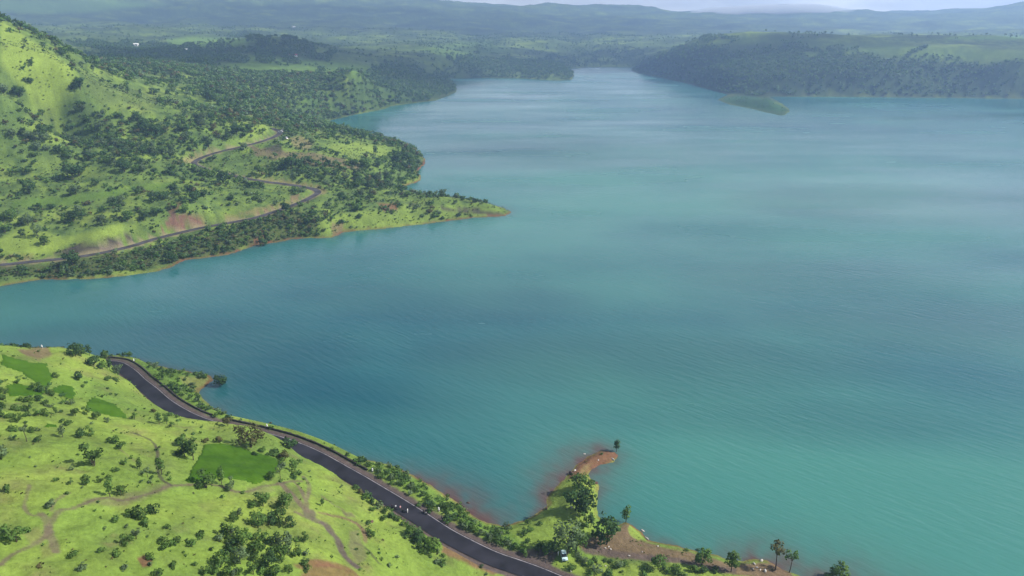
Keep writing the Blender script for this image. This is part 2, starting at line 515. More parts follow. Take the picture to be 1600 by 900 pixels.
# land cover as real surface colours (linear albedo)
BRIGHT = np.array((0.200, 0.272, 0.046)); MIDG = np.array((0.105, 0.185, 0.030)); DULL = np.array((0.092, 0.122, 0.036))
DEEP = np.array((0.045, 0.085, 0.022)); SOIL = np.array((0.150, 0.095, 0.062)); RED = np.array((0.158, 0.068, 0.046)); TRACK = np.array((0.135, 0.110, 0.070))
ROCK = np.array((0.052, 0.040, 0.037)); STRAW = np.array((0.200, 0.175, 0.065)); CROP = np.array((0.040, 0.130, 0.022)); PURPLE = np.array((0.098, 0.074, 0.066))
WOOD = np.array((0.028, 0.050, 0.020))


def mixc(c, k, col):
    return c * (1 - k[:, None]) + np.asarray(col)[None, :] * k[:, None]


n1 = fbm(GX, GY, 34, 4, seed=21); n2 = fbm(GX, GY, 11, 4, seed=22); n3 = fbm(GX, GY, 3.2, 3, seed=23); n4 = fbm(GX, GY, 160, 3, seed=24)
C = np.tile(BRIGHT, (len(GX), 1))
C = mixc(C, np.clip(0.35 + n1 * 0.9, 0, 0.8), MIDG)
C = mixc(C, np.clip(n2 * 1.0, 0, 0.6), DULL)
C = mixc(C, np.clip(n4 * .9 - .05 + n1 * .3, 0, .55), MIDG)
C = mixc(C, np.clip(fbm(GX, GY, 22, 4, seed=28) * 1.3 - .12, 0, .6), DULL)
C = mixc(C, np.clip(-n1 * 0.7 + n2 * 0.6 - 0.12, 0, 0.6), STRAW)
C = mixc(C, np.clip(n3 * 0.7 + n2 * 0.8 - 0.42, 0, 0.55), SOIL * .9)
isB = GR > 340
# the country beyond the first water arm is duller, patchier
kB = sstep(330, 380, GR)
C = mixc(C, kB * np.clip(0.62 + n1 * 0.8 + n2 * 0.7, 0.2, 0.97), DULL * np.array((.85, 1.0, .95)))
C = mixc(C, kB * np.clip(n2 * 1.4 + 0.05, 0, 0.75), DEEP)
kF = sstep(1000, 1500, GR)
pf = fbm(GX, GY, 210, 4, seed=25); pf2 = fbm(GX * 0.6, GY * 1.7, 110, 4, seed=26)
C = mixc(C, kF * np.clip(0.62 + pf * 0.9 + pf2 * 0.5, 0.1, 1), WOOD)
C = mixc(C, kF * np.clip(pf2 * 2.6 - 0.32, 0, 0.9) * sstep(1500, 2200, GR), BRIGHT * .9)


def paint(poly, col, k=1.0, soft=3.0, rmin=0, rmax=1e9, rag=1.0, mott=0.0):
    """Give the ground inside an outline (traced in the photo) its own surface colour."""
    global C
    P = np.array(poly, float)
    lim = (GPX > P[:, 0].min() - 12) & (GPX < P[:, 0].max() + 12) & (GPY > P[:, 1].min() - 12) & (GPY < P[:, 1].max() + 12) & (GR > rmin) & (GR < rmax) & (GD > -1)
    if not lim.any():
        return
    x, y = GPX[lim], GPY[lim]
    d = seg_dist(P, x, y, closed=True)
    d = np.where(inside(P, x, y), d, -d) + (n2[lim] + n3[lim] * 0.6) * rag * 3
    kk = sstep(-soft / 2, soft / 2, d) * k
    C[lim] = mixc(C[lim], kk, col)
    if mott:
        C[lim] = mixc(C[lim], kk * np.clip(n3[lim] * 1.6 + n2[lim] * .8, 0, .8) * mott, ROCK)
        C[lim] = mixc(C[lim], kk * np.clip(-n3[lim] * 1.2 - n2[lim] * .6 - .1, 0, .6) * mott, DULL)


def trail(pts, width, col, k=1.0, rmax=330):
    global C
    P = np.array(pts, float)
    lim = (GPX > P[:, 0].min() - 15) & (GPX < P[:, 0].max() + 15) & (GPY > P[:, 1].min() - 15) & (GPY < P[:, 1].max() + 15) & (GR < rmax) & (GD > -1)
    if not lim.any():
        return
    S = smooth_line(P, 4); width = width * .8; k = k * .97
    W = hit(S[:, 0], S[:, 1])
    d = seg_dist(W, GX[lim], GY[lim]) + n3[lim] * width * 0.35
    kk = (1 - sstep(width * 0.35, width * 0.9, d)) * k * np.clip(.9 + n2[lim] * .8, .45, 1)
    C[lim] = mixc(C[lim], kk, col)


# banks between the near road and the lake, greener and shaggier
paint([(180, 560), (230, 566), (330, 585), (335, 600), (312, 612), (360, 655), (380, 663), (320, 655), (230, 590)], MIDG, 0.7, 6)
paint([(280, 588), (333, 586), (333, 600), (310, 612), (285, 600)], STRAW, 0.55, 6)
paint([(575, 728), (650, 748), (720, 800), (770, 822), (850, 812), (900, 850), (850, 868), (760, 840), (680, 790)], MIDG, 0.75, 8)
paint([(790, 825), (850, 800), (900, 740), (930, 750), (930, 830), (900, 855), (830, 860)], BRIGHT, 0.6, 8)
paint([(855, 888), (880, 872), (960, 878), (1060, 886), (1150, 897), (1200, 905), (1000, 960), (880, 910)], BRIGHT, 0.75, 6)
# bare brown and red earth
paint([(905, 852), (926, 838), (945, 834), (966, 830), (974, 818), (984, 820), (990, 836), (1003, 843), (1016, 849), (1040, 856), (1066, 862), (1100, 869), (1130, 878), (1160, 880), (1205, 880), (1235, 894), (1250, 910), (1160, 900), (1110, 890), (1060, 880), (1000, 875), (950, 870), (915, 864)], SOIL, 0.9, 5)
paint([(905, 858), (930, 852), (960, 860), (1000, 866), (1060, 871), (1100, 880), (1150, 889), (1150, 897), (1100, 889), (1060, 880), (1000, 875), (950, 869), (915, 865)], PURPLE, 0.8, 5)
paint([(795, 862), (850, 856), (874, 862), (862, 882), (872, 903), (850, 905), (826, 890)], PURPLE, 0.95, 4)
paint([(885, 748), (895, 736), (905, 722), (920, 712), (942, 704), (966, 705), (968, 714), (942, 728), (922, 736), (915, 742), (900, 750)], RED, 0.9, 5)
paint([(904, 738), (914, 726), (926, 724), (918, 738), (906, 746)], STRAW, 0.55, 4)
paint([(985, 820), (995, 828), (1006, 840), (998, 845), (986, 836), (982, 826)], BRIGHT, 0.9, 3)
paint([(30, 546), (75, 540), (82, 556), (60, 562), (40, 556)], SOIL, 0.8, 6)
paint([(215, 872), (225, 867), (238, 874), (236, 884), (222, 888)], RED, 0.85, 4)
paint([(35, 832), (62, 822), (70, 840), (48, 852)], SOIL, 0.35, 8); paint([(62, 850), (82, 850), (84, 868), (66, 872)], SOIL, 0.35, 8)
paint([(470, 897), (490, 884), (515, 882), (542, 892), (560, 910), (470, 912)], RED, 0.7, 8)
paint([(130, 778), (170, 775), (230, 765), (262, 757), (266, 764), (220, 782), (180, 789), (130, 788)], TRACK * .9, 0.5, 7, rag=2.0)
paint([(472, 795), (490, 796), (495, 808), (488, 815), (476, 810)], PURPLE, 0.8, 5); paint([(536, 800), (550, 800), (556, 808), (540, 808)], TRACK, 0.7, 4)
paint([(385, 762), (420, 758), (430, 766), (410, 774), (388, 772)], TRACK, 0.45, 6)
paint([(545, 830), (560, 828), (566, 848), (575, 870), (560, 880), (545, 855)], TRACK, 0.55, 6)
paint([(430, 765), (468, 760), (480, 792), (460, 796), (440, 785)], DULL, 0.6, 10)
paint([(690, 849), (720, 859), (750, 873), (795, 893), (770, 897), (730, 882), (692, 862)], SOIL * np.array((1.1, .8, .8)), 0.8, 5, rag=1.5)
# foot tracks across the meadow
trail([(0, 882), (20, 866), (50, 852), (66, 842), (76, 832), (79, 820), (86, 806), (95, 797), (112, 795), (132, 787), (150, 780), (170, 778), (192, 782), (220, 775), (245, 768), (262, 760), (282, 758), (300, 757), (330, 757), (350, 761), (368, 768), (390, 767), (410, 760), (432, 757), (455, 752), (472, 752)], 1.15, TRACK * .85)
trail([(76, 832), (84, 848), (88, 862)], 1.5, TRACK); trail([(64, 803), (72, 812), (76, 830)], 1.4, TRACK)
trail([(70, 805), (58, 806), (44, 802), (38, 790), (42, 775), (46, 758)], 0.7, TRACK, 0.8)
trail([(80, 798), (85, 785), (95, 777), (108, 770)], 0.7, TRACK, 0.8)
trail([(205, 676), (226, 683), (240, 692), (246, 705), (246, 720), (248, 740), (256, 752), (268, 758)], 0.8, ROCK, 0.85)
trail([(185, 700), (200, 712), (210, 720)], 0.6, TRACK, 0.7)
trail([(440, 757), (455, 772), (470, 788), (482, 800)], 1.6, TRACK); trail([(462, 755), (472, 768), (478, 782), (483, 768), (482, 755), (474, 745)], 1.1, TRACK, 0.9)
trail([(478, 782), (480, 795)], 1.2, TRACK); trail([(462, 800), (474, 806)], 1.2, TRACK)
trail([(500, 801), (522, 806), (545, 812), (562, 822), (570, 835), (570, 846)], 1.3, SOIL, 0.9)
trail([(490, 812), (508, 820), (518, 832), (528, 845), (536, 865), (548, 878), (558, 886)], 1.8, PURPLE)
trail([(504, 776), (520, 788), (534, 795), (540, 804)], 1.1, TRACK, 0.8); trail([(555, 848), (570, 855), (582, 868), (592, 880)], 0.9, ROCK, 0.7)
trail([(470, 886), (492, 880), (520, 882), (542, 890), (556, 902)], 2.4, RED, 0.8)
trail([(300, 700), (340, 708)], 0.5, TRACK, 0.0)
# across the water: cuttings, landslips, terraces, straw-coloured tops
rb = dict(rmin=330, rmax=1300)
paint([(98, 396), (112, 384), (125, 379), (160, 373), (195, 365), (207, 369), (212, 374), (180, 388), (150, 396), (122, 399)], ROCK, 0.9, 4, **rb)
paint([(148, 392), (160, 383), (190, 378), (208, 374), (200, 380), (180, 390), (155, 396)], (0.19, 0.145, 0.115), 0.75, 3, mott=.8, **rb)
paint([(82, 396), (100, 389), (110, 398), (85, 401)], ROCK, 0.9, 3, **rb)
paint([(0, 398), (60, 396), (60, 404), (0, 408)], STRAW, 0.6, 3, **rb)
paint([(250, 362), (258, 348), (268, 334), (295, 332), (312, 345), (318, 352), (285, 360)], (0.170, 0.090, 0.066), 0.95, 4, mott=1.0, rag=1.6, **rb)
paint([(260, 325), (270, 317), (284, 315), (280, 328), (266, 332)], RED * .8, 0.7, 4, mott=1.0, **rb)
paint([(318, 350), (345, 340), (400, 326), (440, 318), (466, 308), (462, 318), (430, 328), (360, 344)], STRAW, 0.75, 4, **rb)
paint([(400, 332), (430, 322), (425, 327), (400, 336)], SOIL, 0.8, 3, **rb)
paint([(452, 308), (466, 302), (470, 308), (455, 314)], SOIL, 0.8, 3, **rb)
paint([(405, 280), (440, 282), (500, 290), (512, 299), (505, 305), (490, 292), (440, 286), (405, 287)], STRAW, 0.8, 3, **rb)
paint([(390, 226), (410, 232), (440, 236), (500, 240), (560, 255), (565, 266), (520, 262), (450, 252), (400, 244)], (0.165, 0.115, 0.070), 0.7, 5, mott=.7, rag=1.6, **rb)
paint([(420, 232), (432, 225), (445, 230), (440, 238), (424, 238)], ROCK, 0.75, 4, **rb)
paint([(450, 216), (470, 212), (490, 224), (480, 236), (460, 230)], (0.19, 0.15, 0.075), 0.7, 5, **rb)
paint([(520, 225), (560, 222), (600, 230), (620, 238), (600, 245), (540, 245), (495, 240)], BRIGHT, 0.6, 6, **rb)
paint([(390, 200), (410, 188), (420, 205), (400, 222), (370, 226)], BRIGHT, 0.75, 4, **rb)
paint([(370, 226), (400, 215), (418, 206), (414, 214), (395, 222), (350, 234)], DULL, 0.8, 3, **rb)
paint([(280, 250), (300, 243), (330, 233), (335, 237), (312, 245), (298, 254), (270, 256)], (0.19, 0.15, 0.075), 0.8, 4, **rb)
paint([(120, 120), (250, 150), (235, 172), (160, 170)], DULL, 0.5, 10, **rb)
paint([(0, 30), (115, 105), (110, 155), (70, 165), (40, 140), (0, 100)], BRIGHT, 0.85, 10, **rb)
paint([(0, 375), (40, 350), (100, 372), (190, 348), (195, 365), (110, 382), (80, 398), (0, 396)], BRIGHT, 0.8, 8, **rb)
paint([(20, 322), (25, 312), (100, 307), (160, 299), (230, 287), (275, 285), (266, 295), (205, 303), (110, 320)], MIDG * .8, 0.75, 4, **rb)
paint([(560, 330), (640, 318), (700, 322), (780, 326), (790, 336), (700, 343), (600, 354), (500, 368), (460, 368), (500, 340)], BRIGHT, 0.45, 8, **rb)
paint([(590, 318), (622, 317), (620, 328), (600, 330)], RED, 0.8, 4, **rb); paint([(640, 318), (665, 317), (655, 324), (640, 324)], ROCK, 0.5, 4, **rb)
paint([(690, 323), (740, 326), (785, 334), (780, 337), (735, 332), (690, 328)], ROCK, 0.8, 3, **rb)
paint([(515, 352), (535, 345), (535, 365), (520, 371)], SOIL, 0.7, 4, **rb)
paint([(0, 418), (200, 395), (330, 365), (470, 324), (500, 340), (480, 371), (300, 403), (100, 437), (70, 432), (0, 430)], DULL * .62, 0.9, 8, mott=.4, rag=2.5, **rb)
paint([(395, 365), (412, 362), (415, 378), (398, 380)], RED, 0.7, 4, **rb)
paint([(650, 262), (664, 250), (664, 262), (652, 266)], RED, 0.8, 3, **rb)
paint([(640, 280), (660, 272), (658, 284), (626, 296), (620, 292)], BRIGHT, 0.7, 4, **rb)
fr = dict(rmin=950)
paint([(340, 105), (400, 85), (520, 95), (600, 105), (560, 118), (480, 118), (400, 122)], MIDG, 0.6, 10, **fr)
paint([(505, 145), (530, 143), (545, 155), (525, 163), (502, 160)], BRIGHT, 0.7, 6, **fr)
paint([(460, 150), (495, 148), (500, 158), (470, 165)], MIDG, 0.7, 6, **fr)
paint([(1080, 65), (1200, 68), (1300, 80), (1450, 92), (1600, 93), (1600, 80), (1450, 72), (1300, 62), (1150, 60)], MIDG * .75, 0.35, 6, **fr)
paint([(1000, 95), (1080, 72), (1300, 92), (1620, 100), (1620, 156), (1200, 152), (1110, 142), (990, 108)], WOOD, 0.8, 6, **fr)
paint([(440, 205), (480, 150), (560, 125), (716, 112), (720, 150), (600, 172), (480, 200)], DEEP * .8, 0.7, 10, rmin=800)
paint([(1210, 75), (1300, 80), (1290, 86), (1215, 84)], MIDG, 0.45, 4, **fr)
paint([(1480, 58), (1600, 55), (1600, 62), (1480, 62)], MIDG * 1.4, 0.7, 4, **fr)
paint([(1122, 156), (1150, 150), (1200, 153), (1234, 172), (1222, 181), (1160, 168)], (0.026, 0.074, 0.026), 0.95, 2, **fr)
paint([(0, 0), (170, 0), (270, 8), (150, 18), (60, 22), (0, 16)], MIDG * 1.5, 0.7, 8, **fr)
paint([(260, 62), (300, 58), (400, 62), (350, 75), (270, 74)], MIDG * 1.5, 0.6, 6, **fr)
paint([(650, 75), (760, 62), (800, 80), (700, 90)], MIDG, 0.45, 8, **fr)
# bare reddish strip along the waterline
strip = np.clip((1 - sstep(0.2, 0.8, GZ + n2 * 0.5 - np.clip((GR - 300) / 700, 0, 1) * 0.5)), 0, 1) * np.where(GR < 1000, np.clip(0.55 + n2 * 0.7 + n1 * .6, 0.05, 0.95), 0.1)
C = mixc(C, strip, SOIL * np.array((0.95, 0.66, 0.62)))
# gravel verge along both roads
for rd, wd, cc in ((ROAD_A, 5.4, PURPLE), (ROAD_B, 3.9, (0.21, 0.18, 0.10))):
    lim = (np.abs(GX - rd[:, 0].mean()) < np.ptp(rd[:, 0]) / 2 + 12) & (np.abs(GY - rd[:, 1].mean()) < np.ptp(rd[:, 1]) / 2 + 12)
    d = seg_dist(rd, GX[lim], GY[lim]) + n3[lim] * 0.8
    C[lim] = mixc(C[lim], 1 - sstep(wd - 0.9, wd + 0.6, d), cc)
# cattle steps: worn lines along the contours of the near slopes
_g = np.hypot(np.gradient(GZ.reshape(-1, len(az_list(0.09))), axis=0).ravel() / np.gradient(np.repeat(ring_radii()[:, None], len(az_list(0.09)), 1), axis=0).ravel(), 0)
steps = sstep(.45, .95, np.sin(GZ * 4.6 + n2 * 4.0 + n1 * 3)) * np.clip(.4 + n1 * 1.5, 0, 1) * (GR < 330) * np.clip((_g - .12) * 4, 0, 1)
C = mixc(C, steps * .42, DULL * .7)
C = C * (1 + np.clip(n3, -1, 1)[:, None] * 0.16)
C = np.clip(C, 0.01, 0.6)


def ground_mat():
    m, nt, b = new_mat('ground_cover')
    a = nt.nodes.new('ShaderNodeVertexColor'); a.layer_name = 'Col'
    geo = nt.nodes.new('ShaderNodeNewGeometry')
    n = nt.nodes.new('ShaderNodeTexNoise'); n.inputs['Scale'].default_value = 0.8; n.inputs['Detail'].default_value = 8; n.inputs['Roughness'].default_value = 0.7
    r = nt.nodes.new('ShaderNodeMapRange'); r.inputs['From Min'].default_value = 0.3; r.inputs['From Max'].default_value = 0.7
    r.inputs['To Min'].default_value = 0.74; r.inputs['To Max'].default_value = 1.24
    nb = nt.nodes.new('ShaderNodeTexNoise'); nb.inputs['Scale'].default_value = 0.06; nb.inputs['Detail'].default_value = 6; nb.inputs['Roughness'].default_value = 0.65
    rbn = nt.nodes.new('ShaderNodeMapRange'); rbn.inputs['From Min'].default_value = 0.35; rbn.inputs['From Max'].default_value = 0.65
    rbn.inputs['To Min'].default_value = 0.86; rbn.inputs['To Max'].default_value = 1.12
    mu = nt.nodes.new('ShaderNodeMath'); mu.operation = 'MULTIPLY'
    v = nt.nodes.new('ShaderNodeVectorMath'); v.operation = 'SCALE'
    L = nt.links.new
    L(geo.outputs['Position'], n.inputs['Vector']); L(geo.outputs['Position'], nb.inputs['Vector'])
    L(n.outputs['Fac'], r.inputs['Value']); L(nb.outputs['Fac'], rbn.inputs['Value'])
    L(r.outputs[0], mu.inputs[0]); L(rbn.outputs[0], mu.inputs[1])
    L(a.outputs['Color'], v.inputs[0]); L(mu.outputs[0], v.inputs['Scale']); L(v.outputs[0], b.inputs['Base Color'])
    bp = nt.nodes.new('ShaderNodeBump'); bp.inputs['Strength'].default_value = 0.55; bp.inputs['Distance'].default_value = 0.9
    L(n.outputs['Fac'], bp.inputs['Height']); L(bp.outputs[0], b.inputs['Normal'])
    b.inputs['Roughness'].default_value = 0.95; b.inputs['Specular IOR Level'].default_value = 0.1
    return m


M_GROUND = ground_mat()
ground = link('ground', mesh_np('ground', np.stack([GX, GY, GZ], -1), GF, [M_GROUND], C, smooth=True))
tag(ground, kind='structure')

# ------------------------------------------------------------------ crop fields: dense young plants standing above the meadow
fields_px = [
    [(285, 752), (298, 735), (308, 715), (318, 695), (345, 692), (375, 698), (400, 708), (432, 716), (437, 728), (430, 742), (412, 752), (398, 758), (380, 752), (350, 748), (330, 752), (300, 757)],
    [(0, 552), (25, 560), (50, 565), (74, 567), (83, 588), (78, 606), (60, 602), (42, 590), (28, 580), (0, 571)],
    [(10, 600), (25, 597), (60, 606), (76, 611), (70, 619), (10, 619)],
    [(80, 608), (95, 601), (112, 602), (119, 608), (118, 620), (112, 625), (95, 618), (84, 613)],
    [(132, 634), (142, 621), (160, 625), (180, 632), (197, 647), (200, 655), (180, 652), (150, 645), (132, 641)],
    [(67, 669), (72, 661), (92, 661), (90, 669)]]
def crop_mat():
    m, nt, b = new_mat('crop_green'); L = nt.links.new
    geo = nt.nodes.new('ShaderNodeNewGeometry')
    n = nt.nodes.new('ShaderNodeTexNoise'); n.inputs['Scale'].default_value = 0.07; n.inputs['Detail'].default_value = 5; n.inputs['Roughness'].default_value = .65
    w = nt.nodes.new('ShaderNodeTexWave'); w.inputs['Scale'].default_value = 0.42; w.inputs['Distortion'].default_value = 1.6; w.inputs['Detail'].default_value = 2
    mp = nt.nodes.new('ShaderNodeMapping'); mp.inputs['Rotation'].default_value = (0, 0, .5)
    a = nt.nodes.new('ShaderNodeMath'); a.operation = 'MULTIPLY_ADD'; a.inputs[1].default_value = .16
    r = nt.nodes.new('ShaderNodeValToRGB'); r.color_ramp.elements[0].position = .38; r.color_ramp.elements[0].color = (.026, .072, .003, 1)
    r.color_ramp.elements[1].position = .78; r.color_ramp.elements[1].color = (.062, .132, .008, 1)
    L(geo.outputs['Position'], n.inputs['Vector']); L(geo.outputs['Position'], mp.inputs['Vector']); L(mp.outputs[0], w.inputs['Vector'])
    L(w.outputs['Fac'], a.inputs[0]); L(n.outputs['Fac'], a.inputs[2]); L(a.outputs[0], r.inputs['Fac']); L(r.outputs['Color'], b.inputs['Base Color'])
    b.inputs['Roughness'].default_value = .9; b.inputs['Specular IOR Level'].default_value = .05
    return m


M_CROP = crop_mat()
for i, P in enumerate(fields_px):
    pin = inside(P, GPX + n2 * 5 + n3 * 2.5, GPY + n1 * 2 + n2 * 2.5) & (GR < 330) & (GD > 0)
    fm = pin[GF].all(1)
    if not fm.any():
        continue
    used = np.unique(GF[fm]); remap = -np.ones(len(GX), int); remap[used] = np.arange(len(used))
    V = np.stack([GX[used], GY[used], GZ[used]], -1)
    hgt = 0.35 + 0.12 * fbm(V[:, 0], V[:, 1], 1.6, 2, seed=40)
    cnt = np.bincount(remap[GF[fm]].ravel(), minlength=len(used))
    V[:, 2] += np.where(cnt < 4, 0.03, hgt)
    o = link('crop_field', mesh_np('crop_field', V, remap[GF[fm]], [M_CROP], smooth=True))
    tag(o, kind='structure')

# ------------------------------------------------------------------ lake
LX, LY, LF = polar_grid(np.concatenate([[30], 60 * np.exp(np.arange(0, math.log(4200 / 60), 0.011))]), az_list(0.22, 45))
LD = np.empty_like(LX)
for _i in range(0, len(LX), 60000):
    LD[_i:_i + 60000] = shore_d(LX[_i:_i + 60000], LY[_i:_i + 60000])
keep = (LD[LF] < 25).any(1)
used = np.unique(LF[keep]); remap = -np.ones(len(LX), int); remap[used] = np.arange(len(used))
lx, ly, ld = LX[used], LY[used], LD[used]
# suspended sediment: red mud stirred up along some shores
sed = np.zeros(len(lx))
mud = [(655, 748, 9, .7), (685, 764, 11, .9), (712, 780, 13, 1), (735, 798, 12, 1), (748, 812, 8, .6), (848, 790, 7, .9), (862, 765, 11, .95), (884, 745, 13, 1), (900, 722, 13, .95), (925, 706, 10, .8), (950, 700, 7, .6), (968, 712, 5, .6),
       (940, 760, 6, .4), (938, 790, 6, .4), (1010, 838, 5, .5), (1040, 850, 5, .5), (1175, 868, 9, .7), (1200, 872, 13, .9), (1228, 882, 14, .85), (1262, 892, 16, .75), (1310, 905, 20, .55), (345, 640, 8, .45), (330, 592, 6, .5)]
for px, py, rad, k in mud:
    q = at_z(px, py, 0.0)
    dd = np.hypot(lx - q[0], ly - q[1])
    sed = np.maximum(sed, k * np.exp(-(dd / (rad * 1.3)) ** 2) * np.exp(-np.clip(-ld, 0, 99) / (rad * 0.8)) * 1.35)
sed = np.clip(sed * (0.75 + 0.6 * fbm(lx, ly, 7, 3, seed=31)), 0, 1)
sed = np.maximum(sed, 0.35 * np.exp(-np.clip(-ld, 0, 99) / 3.0) * (np.hypot(lx, ly) < 700))
# broad drifts of finer silt: greener, paler water to the right and near the valley mouth
px_, py_ = project(lx, ly, 0 * lx)
silt_shade = 0.42 + 0.42 * fbm(lx, ly, 190, 4, seed=32) + 0.30 * fbm(lx * 0.45 + ly * 0.2, ly, 70, 3, seed=33)
drift = lambda ax, ay, sx, sy, k: k * np.exp(-((lx - at_z(ax, ay, 0.0)[0]) / sx) ** 2 - ((ly - at_z(ax, ay, 0.0)[1]) / sy) ** 2)
silt_shade = silt_shade + drift(1450, 760, 110, 70, .45) + drift(1000, 620, 90, 40, .25) + drift(1550, 880, 90, 50, .25) + drift(1250, 320, 260, 130, .28) + drift(820, 330, 120, 90, .22) + drift(1200, 270, 420, 260, .25)
silt_shade = silt_shade - drift(250, 500, 130, 60, .22) - drift(1050, 530, 90, 40, .15) - drift(1500, 640, 120, 40, .2) - drift(480, 600, 70, 30, .25) - drift(700, 720, 50, 26, .16)  # cloud-shade bands on the lake, painted in as darker, bluer water
silt_shade = np.clip(silt_shade, 0, 1)
W_DEEP = np.array((0.006, 0.074, 0.100)); W_SILT = np.array((0.048, 0.182, 0.150)); W_MUD = np.array((0.088, 0.048, 0.042))
wc = W_DEEP * (1 - silt_shade[:, None]) + W_SILT * silt_shade[:, None]
wc = wc * (1 - sed[:, None]) + W_MUD * sed[:, None]


def water_mat():
    m, nt, b = new_mat('lake_water')
    L = nt.links.new
    a = nt.nodes.new('ShaderNodeVertexColor'); a.layer_name = 'Col'
    L(a.outputs['Color'], b.inputs['Base Color'])
    b.inputs['IOR'].default_value = 1.33
    geo = nt.nodes.new('ShaderNodeNewGeometry')
    mp = nt.nodes.new('ShaderNodeMapping'); mp.vector_type = 'POINT'
    mp.inputs['Scale'].default_value = (0.10, 0.42, 1)
    mr = nt.nodes.new('ShaderNodeMapping'); mr.inputs['Rotation'].default_value = (0, 0, math.radians(40))
    L(geo.outputs['Position'], mr.inputs['Vector']); L(mr.outputs[0], mp.inputs['Vector'])
    n = nt.nodes.new('ShaderNodeTexNoise'); n.inputs['Scale'].default_value = 1.0; n.inputs['Detail'].default_value = 4; n.inputs['Roughness'].default_value = 0.6
    L(mp.outputs[0], n.inputs['Vector'])
    # breeze patches: the strength of the ripple changes over the lake
    mp2 = nt.nodes.new('ShaderNodeMapping'); mp2.inputs['Scale'].default_value = (0.0035, 0.011, 1)
    L(geo.outputs['Position'], mp2.inputs['Vector'])
    n2_ = nt.nodes.new('ShaderNodeTexNoise'); n2_.inputs['Scale'].default_value = 1.0; n2_.inputs['Detail'].default_value = 4
    L(mp2.outputs[0], n2_.inputs['Vector'])
    r = nt.nodes.new('ShaderNodeMapRange'); r.inputs['From Min'].default_value = 0.35; r.inputs['From Max'].default_value = 0.65
    r.inputs['To Min'].default_value = 0.25; r.inputs['To Max'].default_value = 0.60
    L(n2_.outputs['Fac'], r.inputs['Value'])
    bp = nt.nodes.new('ShaderNodeBump'); bp.inputs['Distance'].default_value = 0.75
    L(r.outputs[0], bp.inputs['Strength']); L(n.outputs['Fac'], bp.inputs['Height']); L(bp.outputs[0], b.inputs['Normal'])
    r2 = nt.nodes.new('ShaderNodeMapRange'); r2.inputs['From Min'].default_value = 0.35; r2.inputs['From Max'].default_value = 0.65
    r2.inputs['To Min'].default_value = 0.12; r2.inputs['To Max'].default_value = 0.30
    L(n2_.outputs['Fac'], r2.inputs['Value']); L(r2.outputs[0], b.inputs['Roughness'])
    return m


lake = link('water', mesh_np('water', np.stack([lx, ly, 0 * lx], -1), remap[LF[keep]], [water_mat()], wc, smooth=True))
tag(lake, kind='structure')


# ------------------------------------------------------------------ roads
def ribbon(line, off, half, lift, step=1):
    """Strip along line (N x 3): centre shifted sideways by off, half width half, raised by lift."""
    L = line[::step]
    t = np.gradient(L[:, :2], axis=0); t /= np.linalg.norm(t, axis=1)[:, None] + 1e-9
    nrm = np.stack([-t[:, 1], t[:, 0]], -1)          # left of travel
    a = L.copy(); b = L.copy()
    a[:, :2] += nrm * (off + half); b[:, :2] += nrm * (off - half)
    a[:, 2] += lift; b[:, 2] += lift
    V = np.empty((2 * len(L), 3)); V[0::2] = a; V[1::2] = b
    i = np.arange(len(L) - 1) * 2
    return V, np.stack([i, i + 1, i + 3, i + 2], -1)


def asphalt(name, rgb):
    m = simple(name, rgb, 0.85, 0.12, vary=0.45, scale=0.16)
    return m


M_ROAD = asphalt('asphalt', (0.021, 0.020, 0.027)); M_ROAD2 = asphalt('old_asphalt', (0.060, 0.056, 0.060))
M_LINE = simple('worn_line_paint', (0.22, 0.20, 0.21), 0.8, vary=0.5, scale=0.6)
ra = smooth_line(ROAD_A, 3); rbm = smooth_line(ROAD_B, 3)
WA = 2.75
o = link('near_road', mesh_np('near_road', *ribbon(ra, 0, WA + 0.25, 0.06), [M_ROAD], smooth=True)); tag(o, kind='structure')
o = link('road_marking', mesh_np('road_marking', *ribbon(ra, WA - 0.1, 0.13, 0.066), [M_LINE])); tag(o, kind='structure')
o = link('road_marking', mesh_np('road_marking', *ribbon(ra[-40:], -WA + 0.1, 0.10, 0.066), [M_LINE])); tag(o, kind='structure')
o = link('far_road', mesh_np('far_road', *ribbon(rbm, 0, 2.6, 0.14), [M_ROAD2], smooth=True)); tag(o, kind='structure')

